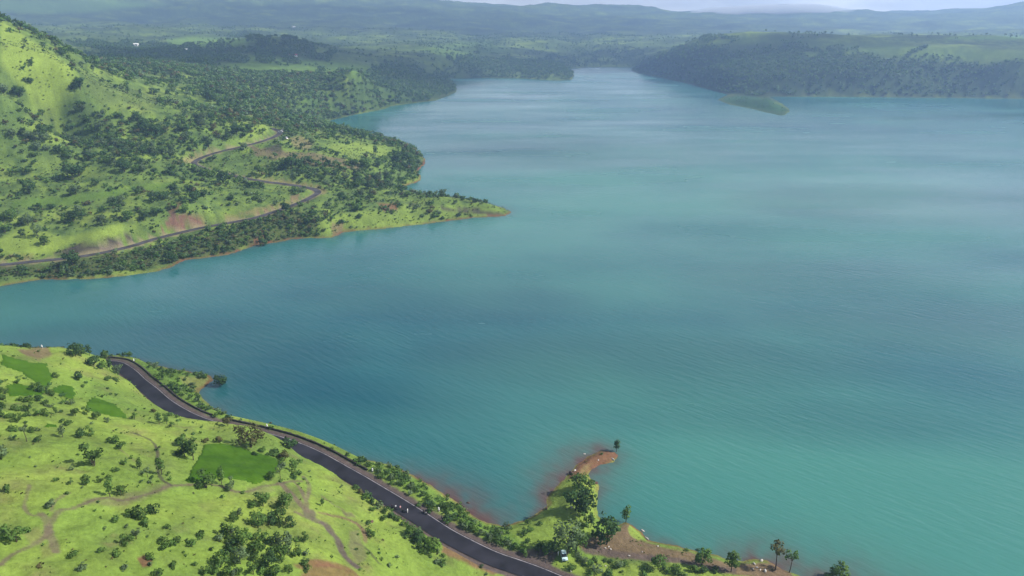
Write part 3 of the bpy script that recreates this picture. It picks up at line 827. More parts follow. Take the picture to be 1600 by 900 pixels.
# ------------------------------------------------------------------ clouds overhead (never in frame): their soft shade lies on the lake and the far country
def cloud(gx, gy, rx, ry, depth, zc=650.0):
    k = zc / math.tan(SUN_EL)
    hx, hy = SDIR.x / math.hypot(SDIR.x, SDIR.y), SDIR.y / math.hypot(SDIR.x, SDIR.y)
    c = np.array([gx + hx * k, gy + hy * k, zc]); rz = 55.0
    u = np.linspace(0, 2 * math.pi, 41)[:-1]; v = np.linspace(0.02, math.pi - 0.02, 19)
    U, W = np.meshgrid(u, v)
    X = np.cos(U) * np.sin(W); Y = np.sin(U) * np.sin(W); Z = np.cos(W)
    bump = 1 + 0.22 * fbm(X * 3 + Z, Y * 3 + gx * .01, 1.1, 3, seed=gx * .003) 
    V = np.stack([X * rx * bump, Y * ry * bump, Z * rz * (0.75 + 0.4 * bump * (Z > 0))], -1).reshape(-1, 3) + c
    nu, nv = len(u), len(v)
    i = np.arange(nv - 1)[:, None]; j = np.arange(nu)[None]; jn = (j + 1) % nu
    Fq = np.stack([i * nu + j, (i + 1) * nu + j, (i + 1) * nu + jn, i * nu + jn], -1).reshape(-1, 4)
    m = bpy.data.materials.new('cloud_vapour'); m.use_nodes = True
    nt = m.node_tree; nt.nodes.clear()
    out = nt.nodes.new('ShaderNodeOutputMaterial'); vv = nt.nodes.new('ShaderNodeVolumePrincipled')
    vv.inputs['Color'].default_value = (0.98, 0.98, 1.0, 1); vv.inputs['Density'].default_value = depth / (2 * rz) * math.sin(SUN_EL); vv.inputs['Anisotropy'].default_value = 0.4
    nt.links.new(vv.outputs[0], out.inputs['Volume'])
    me = mesh_np('cloud', V, Fq, [m], smooth=True)
    # close the two small pole holes
    bm = bmesh.new(); bm.from_mesh(me)
    bmesh.ops.holes_fill(bm, edges=[e for e in bm.edges if e.is_boundary])
    bm.to_mesh(me); bm.free()
    tag(link('cloud', me), kind='structure')


for px, py, rx, ry, dep in ((560, 118, 330, 330, 1.6), (1400, 118, 620, 150, 1.3), (880, 96, 420, 330, 1.5), (230, 505, 95, 42, 0.36), (470, 575, 70, 26, .25), (1040, 520, 105, 34, 0.34), (1240, 600, 55, 22, .25), (1560, 470, 95, 40, .3), (1330, 400, 80, 40, .22), (720, 430, 70, 36, .22), (1500, 290, 200, 80, .4), (620, 40, 2500, 900, 1.5), (250, 85, 260, 420, 1.3), (900, 215, 180, 130, .4)):
    q = at_z(px, py, 15.0) if py > 90 else at_r(px, py, {40: 4200, 85: 1750}[py])
    cloud(float(q[0]), float(q[1]), rx, ry, dep)

# ------------------------------------------------------------------ plants: prototypes one unit tall
LEAF = {'dark': leaf_mat('leaves_dark', (0.043, 0.090, 0.025)), 'mid': leaf_mat('leaves_mid', (0.076, 0.140, 0.028)),
        'grey': leaf_mat('leaves_greyish', (0.100, 0.148, 0.066)), 'olive': leaf_mat('leaves_olive', (0.100, 0.095, 0.032)), 'bright': leaf_mat('leaves_bright', (0.085, 0.150, 0.024))}
M_BARK = simple('bark', (0.060, 0.045, 0.034), 0.9, 0.1, vary=0.3)


def crown_quads(lobes, n, size, rng, droop=0.0):
    w = np.array([l[3] * l[4] * l[5] for l in lobes]) ** 0.72; w /= w.sum()
    k = rng.choice(len(lobes), n, p=w)
    L = np.array(lobes)[k]
    d = rng.normal(size=(n, 3)); d /= np.linalg.norm(d, axis=1)[:, None]
    rad = rng.uniform(0.35, 1.0, n) ** 0.5 * rng.uniform(0.9, 1.12, n)
    p = L[:, :3] + d * L[:, 3:6] * rad[:, None]
    nrm = d * 0.9 + rng.normal(size=(n, 3)) * 0.55 + np.array([0, 0, 0.35]); nrm /= np.linalg.norm(nrm, axis=1)[:, None]
    a = np.cross(nrm, rng.normal(size=(n, 3))); a /= np.linalg.norm(a, axis=1)[:, None] + 1e-9
    b = np.cross(nrm, a)
    s = size * rng.uniform(0.6, 1.35, n)[:, None]
    a = a * s; b = b * s * rng.uniform(0.5, 0.95, n)[:, None]
    p[:, 2] -= droop * rng.random(n)
    bend = nrm * s * rng.uniform(-0.35, 0.1, n)[:, None]
    V = np.stack([p - a * 1.0, p - b + bend * 0.4, p + a * 1.0 + bend, p + b + bend * 0.4], 1).reshape(-1, 3)
    c0 = np.average(np.array(lobes)[:, :3], axis=0)
    out = (p - c0) / (np.ptp(p, axis=0) + 1e-6) * 1.6
    N = d * .55 + out * .75 + nrm * .35 + np.array([0, 0, .18]); N /= np.linalg.norm(N, axis=1)[:, None]
    return V, np.arange(4 * n).reshape(n, 4), np.repeat(N, 4, 0)


def tube(pts, radii, sides=6):
    pts = np.asarray(pts, float); V = []; Fc = []
    for i, p in enumerate(pts):
        d = pts[min(i + 1, len(pts) - 1)] - pts[max(i - 1, 0)]; d = d / (np.linalg.norm(d) + 1e-9)
        u = np.cross(d, [0.3, 1, 0.1]); u /= np.linalg.norm(u); v = np.cross(d, u)
        for k in range(sides):
            t = 2 * math.pi * k / sides
            V.append(p + radii[i] * (math.cos(t) * u + math.sin(t) * v))
    for i in range(len(pts) - 1):
        for k in range(sides):
            Fc.append((i * sides + k, i * sides + (k + 1) % sides, (i + 1) * sides + (k + 1) % sides, (i + 1) * sides + k))
    return np.array(V), np.array(Fc)


def join(parts):
    V = []; Fc = []; o = 0
    for v, f in parts:
        V.append(v); Fc.append(f + o); o += len(v)
    return np.vstack(V), np.vstack(Fc)


def proto(kind, seed):
    rng = np.random.default_rng(seed)
    lobes = []; stems = []
    if kind == 'round':
        lobes.append((0, 0, .56, .34, .34, .34))
        for i in range(9):
            t = i * 2.4 + rng.uniform(-.4, .4); rr = rng.uniform(.2, .36); z = rng.uniform(.3, .84)
            lobes.append((rr * math.cos(t), rr * math.sin(t), z, rng.uniform(.13, .2), rng.uniform(.13, .2), rng.uniform(.11, .17)))
        n, size = 520, .052
        base, fork = .22, .28
    elif kind == 'tall':
        for i in range(8):
            t = i * 2.4; z = .36 + .58 * i / 8
            rr = .08
            lobes.append((rr * math.cos(t), rr * math.sin(t), z, rng.uniform(.11, .17), rng.uniform(.11, .17), .12))
        n, size, base, fork = 300, .042, .3, .4
    elif kind == 'umbrella':
        for i in range(7):
            t = i * 2.4 + rng.uniform(-.4, .4); rr = rng.uniform(.03, .24); z = rng.uniform(.66, .9)
            lobes.append((rr * math.cos(t), rr * math.sin(t), z, rng.uniform(.08, .14), rng.uniform(.08, .14), rng.uniform(.06, .1)))
        n, size, base, fork = 210, .038, .55, .55
    elif kind == 'multi':
        for i in range(7):
            t = i * 2.4 + rng.uniform(-.5, .5); rr = rng.uniform(.1, .34); z = rng.uniform(.26, .86)
            lobes.append((rr * math.cos(t), rr * math.sin(t), z, rng.uniform(.13, .22), rng.uniform(.13, .22), rng.uniform(.11, .18)))
        n, size, base, fork = 400, .048, .12, .16
    elif kind == 'feather':
        lobes.append((0, 0, .6, .3, .3, .3))
        for i in range(11):
            t = i * 2.4 + rng.uniform(-.3, .3); rr = rng.uniform(.18, .34); z = rng.uniform(.32, .85)
            lobes.append((rr * math.cos(t), rr * math.sin(t), z, rng.uniform(.1, .16), rng.uniform(.1, .16), rng.uniform(.12, .2)))
        n, size, base, fork = 620, .034, .2, .3
    else:   # bush
        for i in range(6):
            t = i * 2.4 + rng.uniform(-.5, .5); rr = rng.uniform(.05, .5); z = rng.uniform(.25, .62)
            lobes.append((rr * math.cos(t), rr * math.sin(t), z, rng.uniform(.22, .36), rng.uniform(.22, .36), rng.uniform(.2, .32)))
        n, size, base, fork = 190, .095, .0, .05
    cv = crown_quads(lobes, n, size, rng, droop=.05 if kind == 'feather' else 0)
    tr = []
    if kind != 'bush':
        r0 = {'tall': .016, 'umbrella': .017, 'multi': .014}.get(kind, .024)
        lean = rng.uniform(-.04, .04, 2)
        p0 = np.array([0, 0, -.06]); p1 = np.array([lean[0], lean[1], fork])
        tr.append(tube([p0, (p0 + p1) / 2 + np.array([.01, -.008, 0]), p1], [r0 * 1.25, r0, r0 * .8]))
        for l in lobes[-6:]:
            q = np.array(l[:3]); mid = p1 * .55 + q * .45 + np.array([0, 0, .02])
            tr.append(tube([p1 - np.array([0, 0, .01]), mid, q], [r0 * .6, r0 * .4, r0 * .18], 5))
        if kind == 'multi':
            for s in (-1, 1):
                q = np.array([.12 * s, .05 * s, .4]); tr.append(tube([np.array([.02 * s, 0, -.06]), q * np.array([.5, .5, .5]), q], [r0, r0 * .8, r0 * .4]))
    else:
        for l in lobes:
            q = np.array(l[:3]); tr.append(tube([np.array([0, 0, -.08]), q * .6, q], [.02, .015, .008], 4))
    return cv, join(tr)


VARIANTS = {'round': 4, 'tall': 2, 'umbrella': 2, 'multi': 4, 'feather': 2, 'bush': 5}
PROTO = {(k, i): proto(k, 100 + 17 * i + hash_k) for hash_k, k in enumerate(VARIANTS) for i in range(VARIANTS[k])}
_mesh_cache = {}


def plant_mesh(kind, i, colour, what):
    key = (kind, i, colour, what)
    if key not in _mesh_cache:
        (cv, cf, cn), (tv, tf) = PROTO[(kind, i)]
        if what == 'crown':
            me = mesh_np('crown', cv, cf, [LEAF[colour]], nrm=cn)
        elif what == 'trunk':
            me = mesh_np('trunk', tv, tf, [M_BARK], smooth=True)
        else:
            V, Fc = join([(cv, cf), (tv, tf)])
            me = mesh_np(kind, V, Fc, [LEAF[colour], M_BARK], mat_idx=np.r_[np.zeros(len(cf), int), np.ones(len(tf), int)], nrm=np.vstack([cn, np.tile((0.3, -.5, .4), (len(tv), 1))]))
        _mesh_cache[key] = me
    return _mesh_cache[key]


# --- plants traced one by one: (x, y of the foot, height in photo pixels, kind, colour)
T_HAND = [
    (118, 557, 23, 'round', 'dark'), (127, 557, 18, 'round', 'mid'), (140, 556, 20, 'tall', 'dark'), (147, 574, 20, 'round', 'dark'), (160, 577, 18, 'multi', 'mid'), (172, 578, 20, 'tall', 'dark'), (184, 586, 18, 'round', 'grey'),
    (124, 594, 15, 'round', 'dark'), (88, 590, 12, 'multi', 'mid'), (55, 612, 18, 'multi', 'mid'), (65, 615, 14, 'round', 'dark'), (74, 618, 12, 'tall', 'dark'), (62, 627, 12, 'round', 'dark'), (44, 642, 16, 'multi', 'mid'),
    (60, 650, 14, 'multi', 'mid'), (88, 648, 14, 'tall', 'mid'), (28, 660, 15, 'round', 'mid'), (42, 690, 28, 'umbrella', 'grey'), (60, 691, 14, 'multi', 'dark'), (28, 600, 13, 'multi', 'mid'), (8, 615, 14, 'multi', 'mid'), (1, 648, 18, 'tall', 'dark'),
    (118, 650, 14, 'round', 'mid'), (136, 648, 15, 'multi', 'mid'), (151, 656, 15, 'round', 'mid'), (168, 660, 11, 'multi', 'grey'), (210, 655, 12, 'multi', 'mid'), (249, 663, 20, 'tall', 'dark'), (261, 663, 19, 'tall', 'mid'),
    (98, 683, 20, 'tall', 'grey'), (127, 684, 15, 'round', 'dark'), (141, 681, 15, 'multi', 'mid'), (147, 728, 38, 'multi', 'mid'), (194, 726, 13, 'multi', 'mid'), (219, 733, 19, 'tall', 'mid'), (252, 741, 28, 'tall', 'mid'), (231, 746, 15, 'umbrella', 'grey'),
    (285, 696, 24, 'multi', 'mid'), (290, 714, 27, 'round', 'dark'), (302, 719, 36, 'tall', 'mid'), (392, 699, 42, 'feather', 'olive'), (356, 666, 15, 'round', 'olive'), (2, 718, 22, 'round', 'grey'), (135, 749, 11, 'multi', 'mid'),
    (322, 762, 29, 'multi', 'mid'), (347, 756, 27, 'tall', 'mid'), (359, 765, 18, 'multi', 'grey'), (172, 776, 30, 'tall', 'mid'), (190, 773, 17, 'round', 'mid'), (135, 758, 17, 'multi', 'mid'), (110, 757, 11, 'multi', 'mid'), (157, 754, 11, 'multi', 'mid'),
    (80, 792, 17, 'multi', 'grey'), (26, 846, 36, 'multi', 'mid'), (200, 850, 18, 'multi', 'mid'), (213, 842, 17, 'multi', 'grey'), (371, 807, 15, 'multi', 'grey'), (365, 815, 14, 'round', 'mid'),
    (412, 791, 24, 'round', 'mid'), (396, 793, 15, 'multi', 'mid'), (445, 796, 28, 'round', 'mid'), (420, 820, 26, 'multi', 'dark'), (404, 822, 22, 'round', 'mid'), (437, 819, 27, 'round', 'mid'), (455, 822, 20, 'multi', 'dark'),
    (363, 840, 28, 'multi', 'mid'), (380, 852, 26, 'round', 'mid'), (400, 866, 28, 'round', 'mid'), (376, 881, 30, 'round', 'grey'), (346, 886, 26, 'round', 'mid'), (335, 895, 20, 'multi', 'mid'), (356, 902, 22, 'round', 'mid'), (425, 850, 24, 'multi', 'dark'),
    (446, 861, 30, 'round', 'grey'), (440, 877, 30, 'round', 'mid'), (461, 869, 22, 'round', 'mid'), (420, 886, 26, 'round', 'dark'), (396, 897, 24, 'multi', 'mid'), (430, 902, 22, 'round', 'mid'), (452, 894, 16, 'multi', 'mid'), (476, 846, 16, 'multi', 'mid'), (320, 897, 18, 'multi', 'mid'), (400, 842, 18, 'multi', 'mid'), (365, 865, 22, 'multi', 'dark'),
    (444, 719, 20, 'multi', 'olive'), (460, 738, 22, 'tall', 'mid'), (438, 750, 22, 'umbrella', 'grey'), (424, 751, 15, 'round', 'mid'), (410, 707, 12, 'multi', 'mid'), (580, 840, 17, 'multi', 'mid'), (504, 791, 13, 'tall', 'mid'),
    (642, 839, 18, 'round', 'mid'), (656, 850, 18, 'round', 'dark'), (678, 864, 24, 'round', 'bright'), (662, 862, 17, 'multi', 'mid'), (650, 842, 14, 'round', 'grey'),
    (963, 706, 21, 'tall', 'dark'), (903, 766, 27, 'round', 'mid'), (917, 768, 24, 'multi', 'mid'), (899, 797, 34, 'round', 'dark'), (914, 806, 38, 'round', 'dark'), (912, 822, 18, 'multi', 'mid'), (923, 824, 20, 'tall', 'dark'),
    (947, 851, 44, 'round', 'dark'), (886, 866, 50, 'feather', 'grey'), (900, 862, 36, 'feather', 'mid'), (978, 816, 26, 'tall', 'mid'), (1028, 889, 22, 'round', 'mid'), (1097, 882, 24, 'round', 'mid'), (1142, 894, 34, 'tall', 'bright'),
    (1211, 891, 43, 'umbrella', 'olive'), (1233, 894, 33, 'umbrella', 'mid'), (1312, 908, 27, 'round', 'mid'), (1296, 906, 18, 'multi', 'mid'), (346, 602, 21, 'round', 'dark'), (268, 668, 10, 'multi', 'mid'),
    # across the water
    (114, 414, 24, 'round', 'dark'), (270, 412, 20, 'round', 'dark'), (250, 380, 11, 'multi', 'mid'), (454, 265, 24, 'round', 'dark'), (570, 222, 17, 'tall', 'dark'), (587, 243, 17, 'tall', 'dark'), (527, 246, 11, 'round', 'dark'), (569, 262, 17, 'round', 'mid'), (620, 256, 18, 'round', 'dark'), (636, 252, 16, 'round', 'dark'),
    (645, 259, 15, 'round', 'mid'), (632, 266, 14, 'round', 'dark'), (607, 285, 15, 'round', 'dark'), (487, 226, 13, 'round', 'grey'), (405, 272, 16, 'round', 'mid'), (195, 269, 21, 'round', 'dark'), (222, 261, 16, 'tall', 'dark'), (349, 287, 23, 'round', 'dark'), (114, 281, 30, 'round', 'dark'), (125, 275, 18, 'round', 'dark'), (46, 303, 26, 'round', 'dark'),
    (115, 346, 20, 'round', 'dark'), (101, 348, 13, 'round', 'mid'), (8, 346, 16, 'round', 'mid'), (35, 371, 14, 'round', 'dark'), (60, 371, 24, 'feather', 'grey'), (8, 365, 20, 'multi', 'mid'), (305, 316, 20, 'round', 'dark'), (160, 352, 20, 'round', 'grey'), (70, 382, 16, 'round', 'mid'), (125, 140, 21, 'round', 'dark'), (30, 152, 20, 'round', 'dark'),
    (48, 132, 12, 'round', 'dark'), (50, 104, 14, 'multi', 'dark'), (40, 66, 9, 'multi', 'dark'), (37, 76, 8, 'multi', 'dark'), (200, 146, 14, 'tall', 'dark'), (220, 150, 12, 'tall', 'dark'), (215, 190, 18, 'round', 'dark'), (245, 210, 18, 'round', 'dark'), (370, 210, 18, 'round', 'dark'), (385, 160, 18, 'round', 'dark'), (330, 160, 20, 'round', 'dark'),
    (345, 152, 14, 'round', 'dark'), (240, 148, 12, 'round', 'dark'), (310, 196, 14, 'round', 'dark'), (268, 240, 14, 'round', 'dark'), (5, 145, 16, 'round', 'grey'), (180, 232, 16, 'round', 'grey'), (20, 215, 16, 'round', 'grey'), (90, 240, 16, 'round', 'dark'), (70, 222, 16, 'round', 'grey'), (150, 290, 12, 'round', 'dark'), (370, 182, 16, 'round', 'dark'),
    (240, 316, 18, 'round', 'dark'), (255, 312, 14, 'round', 'dark'), (290, 332, 14, 'round', 'mid'), (320, 308, 14, 'round', 'dark'), (200, 345, 18, 'round', 'mid'), (225, 345, 16, 'round', 'dark'), (245, 338, 16, 'round', 'dark'), (215, 305, 12, 'round', 'mid'), (412, 384, 14, 'round', 'dark'), (480, 352, 12, 'round', 'dark'), (20, 345, 22, 'round', 'mid'), (34, 352, 14, 'round', 'mid'), (45, 352, 22, 'feather', 'grey'),
]
S_HAND = [(168, 595, 9, 'mid'), (182, 596, 8, 'mid'), (95, 631, 6, 'mid'), (78, 636, 9, 'grey'), (106, 665, 10, 'mid'), (240, 645, 8, 'olive'), (265, 650, 8, 'mid'), (180, 693, 15, 'mid'), (188, 701, 12, 'mid'), (182, 736, 8, 'mid'), (320, 691, 9, 'olive'), (342, 691, 11, 'olive'), (172, 749, 8, 'mid'), (12, 768, 14, 'mid'),
          (105, 773, 6, 'mid'), (218, 809, 20, 'mid'), (203, 806, 13, 'mid'), (238, 801, 15, 'dark'), (181, 816, 12, 'mid'), (228, 820, 13, 'mid'), (262, 826, 8, 'mid'), (115, 869, 10, 'mid'), (182, 869, 11, 'mid'), (157, 863, 9, 'mid'), (236, 873, 11, 'mid'), (128, 888, 11, 'grey'), (247, 899, 14, 'mid'), (195, 891, 12, 'grey'),
          (265, 854, 12, 'mid'), (255, 859, 10, 'mid'), (276, 849, 10, 'mid'), (272, 886, 11, 'mid'), (451, 701, 18, 'dark'), (397, 712, 8, 'dark'), (575, 820, 6, 'dark'), (428, 705, 8, 'mid'), (122, 712, 5, 'mid'), (205, 717, 6, 'mid'), (130, 605, 5, 'mid'), (160, 620, 4, 'dark'), (182, 617, 4, 'dark'), (168, 608, 4, 'dark'),
          (304, 266, 12, 'mid'), (309, 269, 13, 'grey'), (318, 273, 13, 'mid'), (327, 276, 13, 'mid'), (312, 267, 9, 'mid'), (323, 269, 10, 'grey'), (334, 273, 10, 'mid'), (346, 277, 11, 'dark'), (359, 280, 10, 'mid'), (371, 283, 11, 'mid'), (384, 286, 10, 'grey'), (397, 289, 10, 'mid'), (408, 290, 8, 'mid'), (340, 268, 9, 'mid'), (366, 276, 9, 'grey'), (555, 764, 9, 'mid'), (563, 771, 9, 'olive'), (572, 779, 10, 'mid'), (582, 787, 10, 'dark'), (592, 794, 11, 'grey'), (602, 802, 11, 'mid'), (612, 810, 11, 'dark'), (622, 814, 9, 'mid'), (600, 812, 9, 'mid'), (583, 797, 8, 'mid'),
          (597, 746, 9, 'mid'), (612, 749, 10, 'grey'), (621, 747, 12, 'dark'), (606, 741, 10, 'mid'), (630, 757, 9, 'mid'), (641, 763, 9, 'grey'), (650, 768, 9, 'mid'), (661, 775, 9, 'mid'), (670, 782, 9, 'bright'), (672, 800, 7, 'dark'), (690, 792, 11, 'mid'), (700, 798, 12, 'mid'), (705, 810, 12, 'dark'), (716, 808, 11, 'bright'), (729, 818, 9, 'mid'), (655, 790, 7, 'mid'),
          (700, 815, 9, 'mid'), (722, 824, 9, 'grey'), (738, 830, 9, 'mid'), (752, 836, 10, 'grey'), (766, 843, 10, 'grey'), (780, 848, 11, 'mid'), (794, 852, 10, 'grey'), (806, 858, 11, 'mid'), (819, 866, 11, 'mid'), (824, 848, 8, 'dark'), (828, 831, 9, 'mid'), (820, 833, 8, 'dark'), (843, 820, 6, 'dark'), (852, 864, 12, 'mid'), (862, 856, 12, 'mid'), (842, 858, 9, 'mid'),
          (905, 871, 10, 'grey'), (912, 880, 11, 'grey'), (922, 885, 11, 'mid'), (930, 893, 11, 'grey'), (903, 878, 5, 'dark'), (911, 884, 5, 'dark'), (930, 877, 6, 'dark'), (945, 878, 5, 'dark'), (954, 879, 6, 'dark'), (961, 887, 8, 'mid'), (968, 886, 9, 'grey'), (976, 884, 9, 'mid'), (1012, 892, 8, 'mid'), (1043, 896, 10, 'mid'), (1062, 897, 11, 'mid'), (1085, 893, 11, 'mid'), (1098, 894, 10, 'dark'), (1118, 894, 9, 'mid'), (1105, 868, 7, 'dark'), (1090, 860, 4, 'dark')]

hp = np.array([(t[0], t[1]) for t in T_HAND], float)
hw = hit(hp[:, 0], hp[:, 1], water=True)
sp_ = np.array([(t[0], t[1]) for t in S_HAND], float)
sw = hit(sp_[:, 0], sp_[:, 1])


def px_scale(x, y, z):
    """Photo pixels per metre of upright height at a point."""
    fwd = y * CP - (z - H) * SP
    r = np.hypot(x, y)
    return F / fwd * (r / np.hypot(r, H - z))


plants = []      # (x, y, z, height m, px height, kind, colour, form)
for (px, py, h, kind, colr), w in zip(T_HAND, hw):
    if 310 < px < 480 and py > 835: h, kind = h * .86, ('multi' if px % 2 else kind)
    s = float(px_scale(*w))
    plants.append([w[0], w[1], w[2], h / s, h, 'tree', colr, kind])
for (px, py, h, colr), w in zip(S_HAND, sw):
    s = float(px_scale(*w))
    plants.append([w[0], w[1], w[2], max(h / s, 0.5), h, 'shrub', colr, 'bush'])
HANDXY = np.array([(p[0], p[1]) for p in plants])


def scatter(n, azr, rr, seed):
    rng = np.random.default_rng(seed)
    a = np.radians(rng.uniform(azr[0], azr[1], n)); r = np.sqrt(rng.uniform(rr[0] ** 2, rr[1] ** 2, n))
    x, y = r * np.sin(a), r * np.cos(a)
    d = np.concatenate([shore_d(x[i:i + 40000], y[i:i + 40000]) for i in range(0, n, 40000)])
    k = d > 1.0
    x, y = x[k], y[k]
    z = height(x, y)
    px, py = project(x, y, z)
    k = (px > -40) & (px < 1640) & (py < 925) & (py > -60)
    x, y, z, px, py = x[k], y[k], z[k], px[k], py[k]
    # keep off the roads
    for rd, w in ((ROAD_A, 5.2), (ROAD_B, 4.4)):
        k = (seg_dist(rd[::2], x, y) > w) & ((seg_dist(rd[::2] - np.array([0, 6.0, 0]), x, y) > w) | (w > 5))
        x, y, z, px, py = x[k], y[k], z[k], px[k], py[k]
    return x, y, z, px, py, rng


def density(polys, default, px, py, jit=0.0):
    d = np.full(px.shape, float(default))
    if jit:
        px, py = px + fbm(px, py * 2, 40, 3, seed=71) * jit, py + fbm(px, py * 2, 40, 3, seed=72) * jit * .45
    for P, v in polys:
        d[inside(P, px, py)] = v
    return d


# --- the slopes across the water
DENS_MID = [
    ([(0, 170), (100, 172), (230, 190), (330, 180), (420, 190), (415, 205), (300, 245), (200, 262), (100, 250), (0, 240)], .66),
    ([(0, 240), (200, 262), (300, 250), (420, 280), (330, 340), (260, 335), (230, 330), (60, 345), (0, 330)], .46),
    ([(330, 100), (420, 100), (520, 118), (600, 105), (720, 115), (720, 150), (470, 208), (440, 200), (400, 185), (300, 150)], .92),
    ([(120, 60), (350, 75), (400, 70), (500, 75), (400, 110), (250, 115), (150, 95)], .85),
    ([(0, 418), (200, 396), (330, 364), (470, 322), (500, 335), (480, 371), (300, 404), (100, 438), (60, 432), (0, 440)], .78),
    ([(0, 428), (60, 432), (70, 440), (0, 450)], .1),
    ([(420, 268), (480, 278), (620, 300), (640, 290), (600, 270), (560, 258), (440, 250)], .80),
    ([(500, 300), (620, 300), (640, 312), (560, 330), (500, 320)], .60),
    ([(560, 330), (640, 318), (790, 326), (790, 338), (600, 357), (500, 371), (480, 368)], .40),
    ([(610, 235), (660, 235), (664, 262), (620, 272)], .92),
    ([(520, 205), (610, 215), (640, 230), (600, 228), (540, 222)], .5),
    ([(0, 30), (115, 105), (110, 158), (70, 165), (50, 110), (0, 90)], .10),
    ([(120, 110), (250, 140), (235, 172), (150, 165)], .25),
    ([(0, 375), (40, 350), (100, 362), (190, 348), (210, 366), (110, 382), (80, 400), (0, 398)], .06),
    ([(220, 350), (330, 310), (440, 290), (460, 305), (330, 345), (300, 330), (260, 362)], .45),
    ([(250, 362), (258, 345), (268, 332), (295, 332), (318, 352), (285, 360)], .02),
    ([(95, 396), (200, 365), (214, 374), (150, 398)], .0),
    ([(20, 322), (25, 310), (100, 306), (160, 298), (230, 286), (275, 284), (266, 296), (205, 304), (110, 320)], .03),
    ([(390, 222), (410, 230), (440, 234), (500, 238), (565, 255), (520, 258), (450, 250), (400, 242)], .12),
    ([(500, 225), (560, 222), (620, 238), (600, 246), (540, 246)], .22),
    ([(280, 250), (330, 232), (435, 200), (450, 214), (420, 222), (340, 240)], .05)]
x, y, z, px, py, rng = scatter(150000, (-46, 0), (335, 1350), 51)
dn = density(DENS_MID, .50, px, py, 26)
cl = fbm(x, y, 24, 3, seed=61) + 0.5 * fbm(x, y, 75, 2, seed=62)
prob = sstep(-0.45, 0.6, cl + (dn - .5) * 1.9) * np.clip(dn * 1.4, 0.02, 1)
prob = prob * np.where(np.hypot(x, y) > 800, 0.62, 0.82) * np.where((py > 160) & (np.hypot(x, y) < 700), 0.85, 1)
k = rng.random(len(x)) < prob * np.where(np.hypot(x, y) > 800, .42, np.where((py > 325) & (px < 500), 1.1, .62))
x, y, z, px, py, dn = x[k], y[k], z[k], px[k], py[k], dn[k]
far_k = np.hypot(x, y) > 800
hh = np.exp(rng.normal(0.80, 0.42, len(x)))
tree_p = np.where(far_k, 0.75, 0.07 + 0.22 * (dn > .6))
istree = rng.random(len(x)) < tree_p
low = (py > 330) & (px < 500)
hh = np.where(istree, rng.uniform(4.0, 8.5, len(x)) * np.where(low, 0.6, 1), np.clip(hh, 0.9, 5.0) * np.where(low, 0.85, 1))
pick = rng.random(len(x))
mid_pl = []
for i in range(len(x)):
    if np.min(np.hypot(HANDXY[:, 0] - x[i], HANDXY[:, 1] - y[i])) < 3.0:
        continue
    c = 'dark' if pick[i] < .34 else 'mid' if pick[i] < .70 else 'grey' if pick[i] < .93 else 'olive'
    s = float(px_scale(x[i], y[i], z[i]))
    if istree[i]:
        mid_pl.append([x[i], y[i], z[i], hh[i], hh[i] * s, 'tree', c, 'round' if rng.random() < .7 else 'multi'])
    else:
        mid_pl.append([x[i], y[i], z[i], hh[i], hh[i] * s, 'shrub', c, 'bush'])

# --- the near hill and banks
DENS_NEAR = [
    ([(225, 568), (330, 588), (308, 612), (362, 656), (345, 658), (240, 596)], 1.0),
    ([(578, 722), (620, 730), (668, 757), (720, 788), (762, 820), (850, 842), (880, 868), (800, 864), (720, 828), (640, 777), (588, 744)], 1.6),
    ([(365, 660), (420, 668), (500, 697), (578, 722), (588, 738), (560, 728), (470, 690), (410, 672)], 1.0),
    ([(548, 756), (600, 790), (640, 818), (690, 862), (740, 892), (700, 895), (640, 850), (560, 775)], .75),
    ([(790, 826), (850, 806), (900, 830), (900, 850), (830, 858)], .35),
    ([(880, 885), (1000, 885), (1160, 902), (1100, 960), (900, 960)], .5),
    ([(310, 830), (480, 830), (480, 910), (310, 910)], .5),
    ([(230, 840), (300, 840), (300, 900), (230, 900)], .35),
    ([(385, 690), (470, 720), (470, 760), (410, 720)], .35),
    ([(0, 590), (110, 600), (110, 670), (0, 690)], .3)]
x, y, z, px, py, rng = scatter(14000, (-44, 24), (90, 330), 52)
dn = density(DENS_NEAR, .07, px, py)
for P in fields_px:
    dn[inside(P, px, py)] = 0
for P in ([(905, 852), (945, 834), (975, 818), (1016, 849), (1100, 869), (1205, 880), (1235, 894), (1100, 889), (1000, 875), (915, 864)], [(795, 862), (874, 858), (872, 903), (850, 905)], [(885, 748), (905, 722), (966, 703), (968, 716), (915, 742)]):
    dn[inside(P, px, py)] = 0
k = rng.random(len(x)) < dn * 0.8 * (0.5 + sstep(-.3, .5, fbm(x, y, 14, 2, seed=63)))
x, y, z, px, py, dn = x[k], y[k], z[k], px[k], py[k], dn[k]
for i in range(len(x)):
    h_ = rng.uniform(0.5, 1.3) if dn[i] < .2 else rng.uniform(0.9, 2.3)
    if np.min(np.hypot(HANDXY[:, 0] - x[i], HANDXY[:, 1] - y[i])) < 1.0:
        continue
    q = rng.random()
    plants_c = 'mid' if q < .55 else 'dark' if q < .75 else 'grey' if q < .9 else 'bright'
    mid_pl.append([x[i], y[i], z[i], h_, h_ * float(px_scale(x[i], y[i], z[i])), 'shrub', plants_c, 'bush'])

allp = plants + mid_pl
single = []; mass = []
for kind in ('tree', 'shrub'):
    hand = [p for p in plants if p[5] == kind]; rest = sorted([p for p in mid_pl if p[5] == kind], key=lambda p: -p[4])
    nfree = 298 - len(hand)
    single += hand + rest[:nfree]; mass += rest[nfree:]

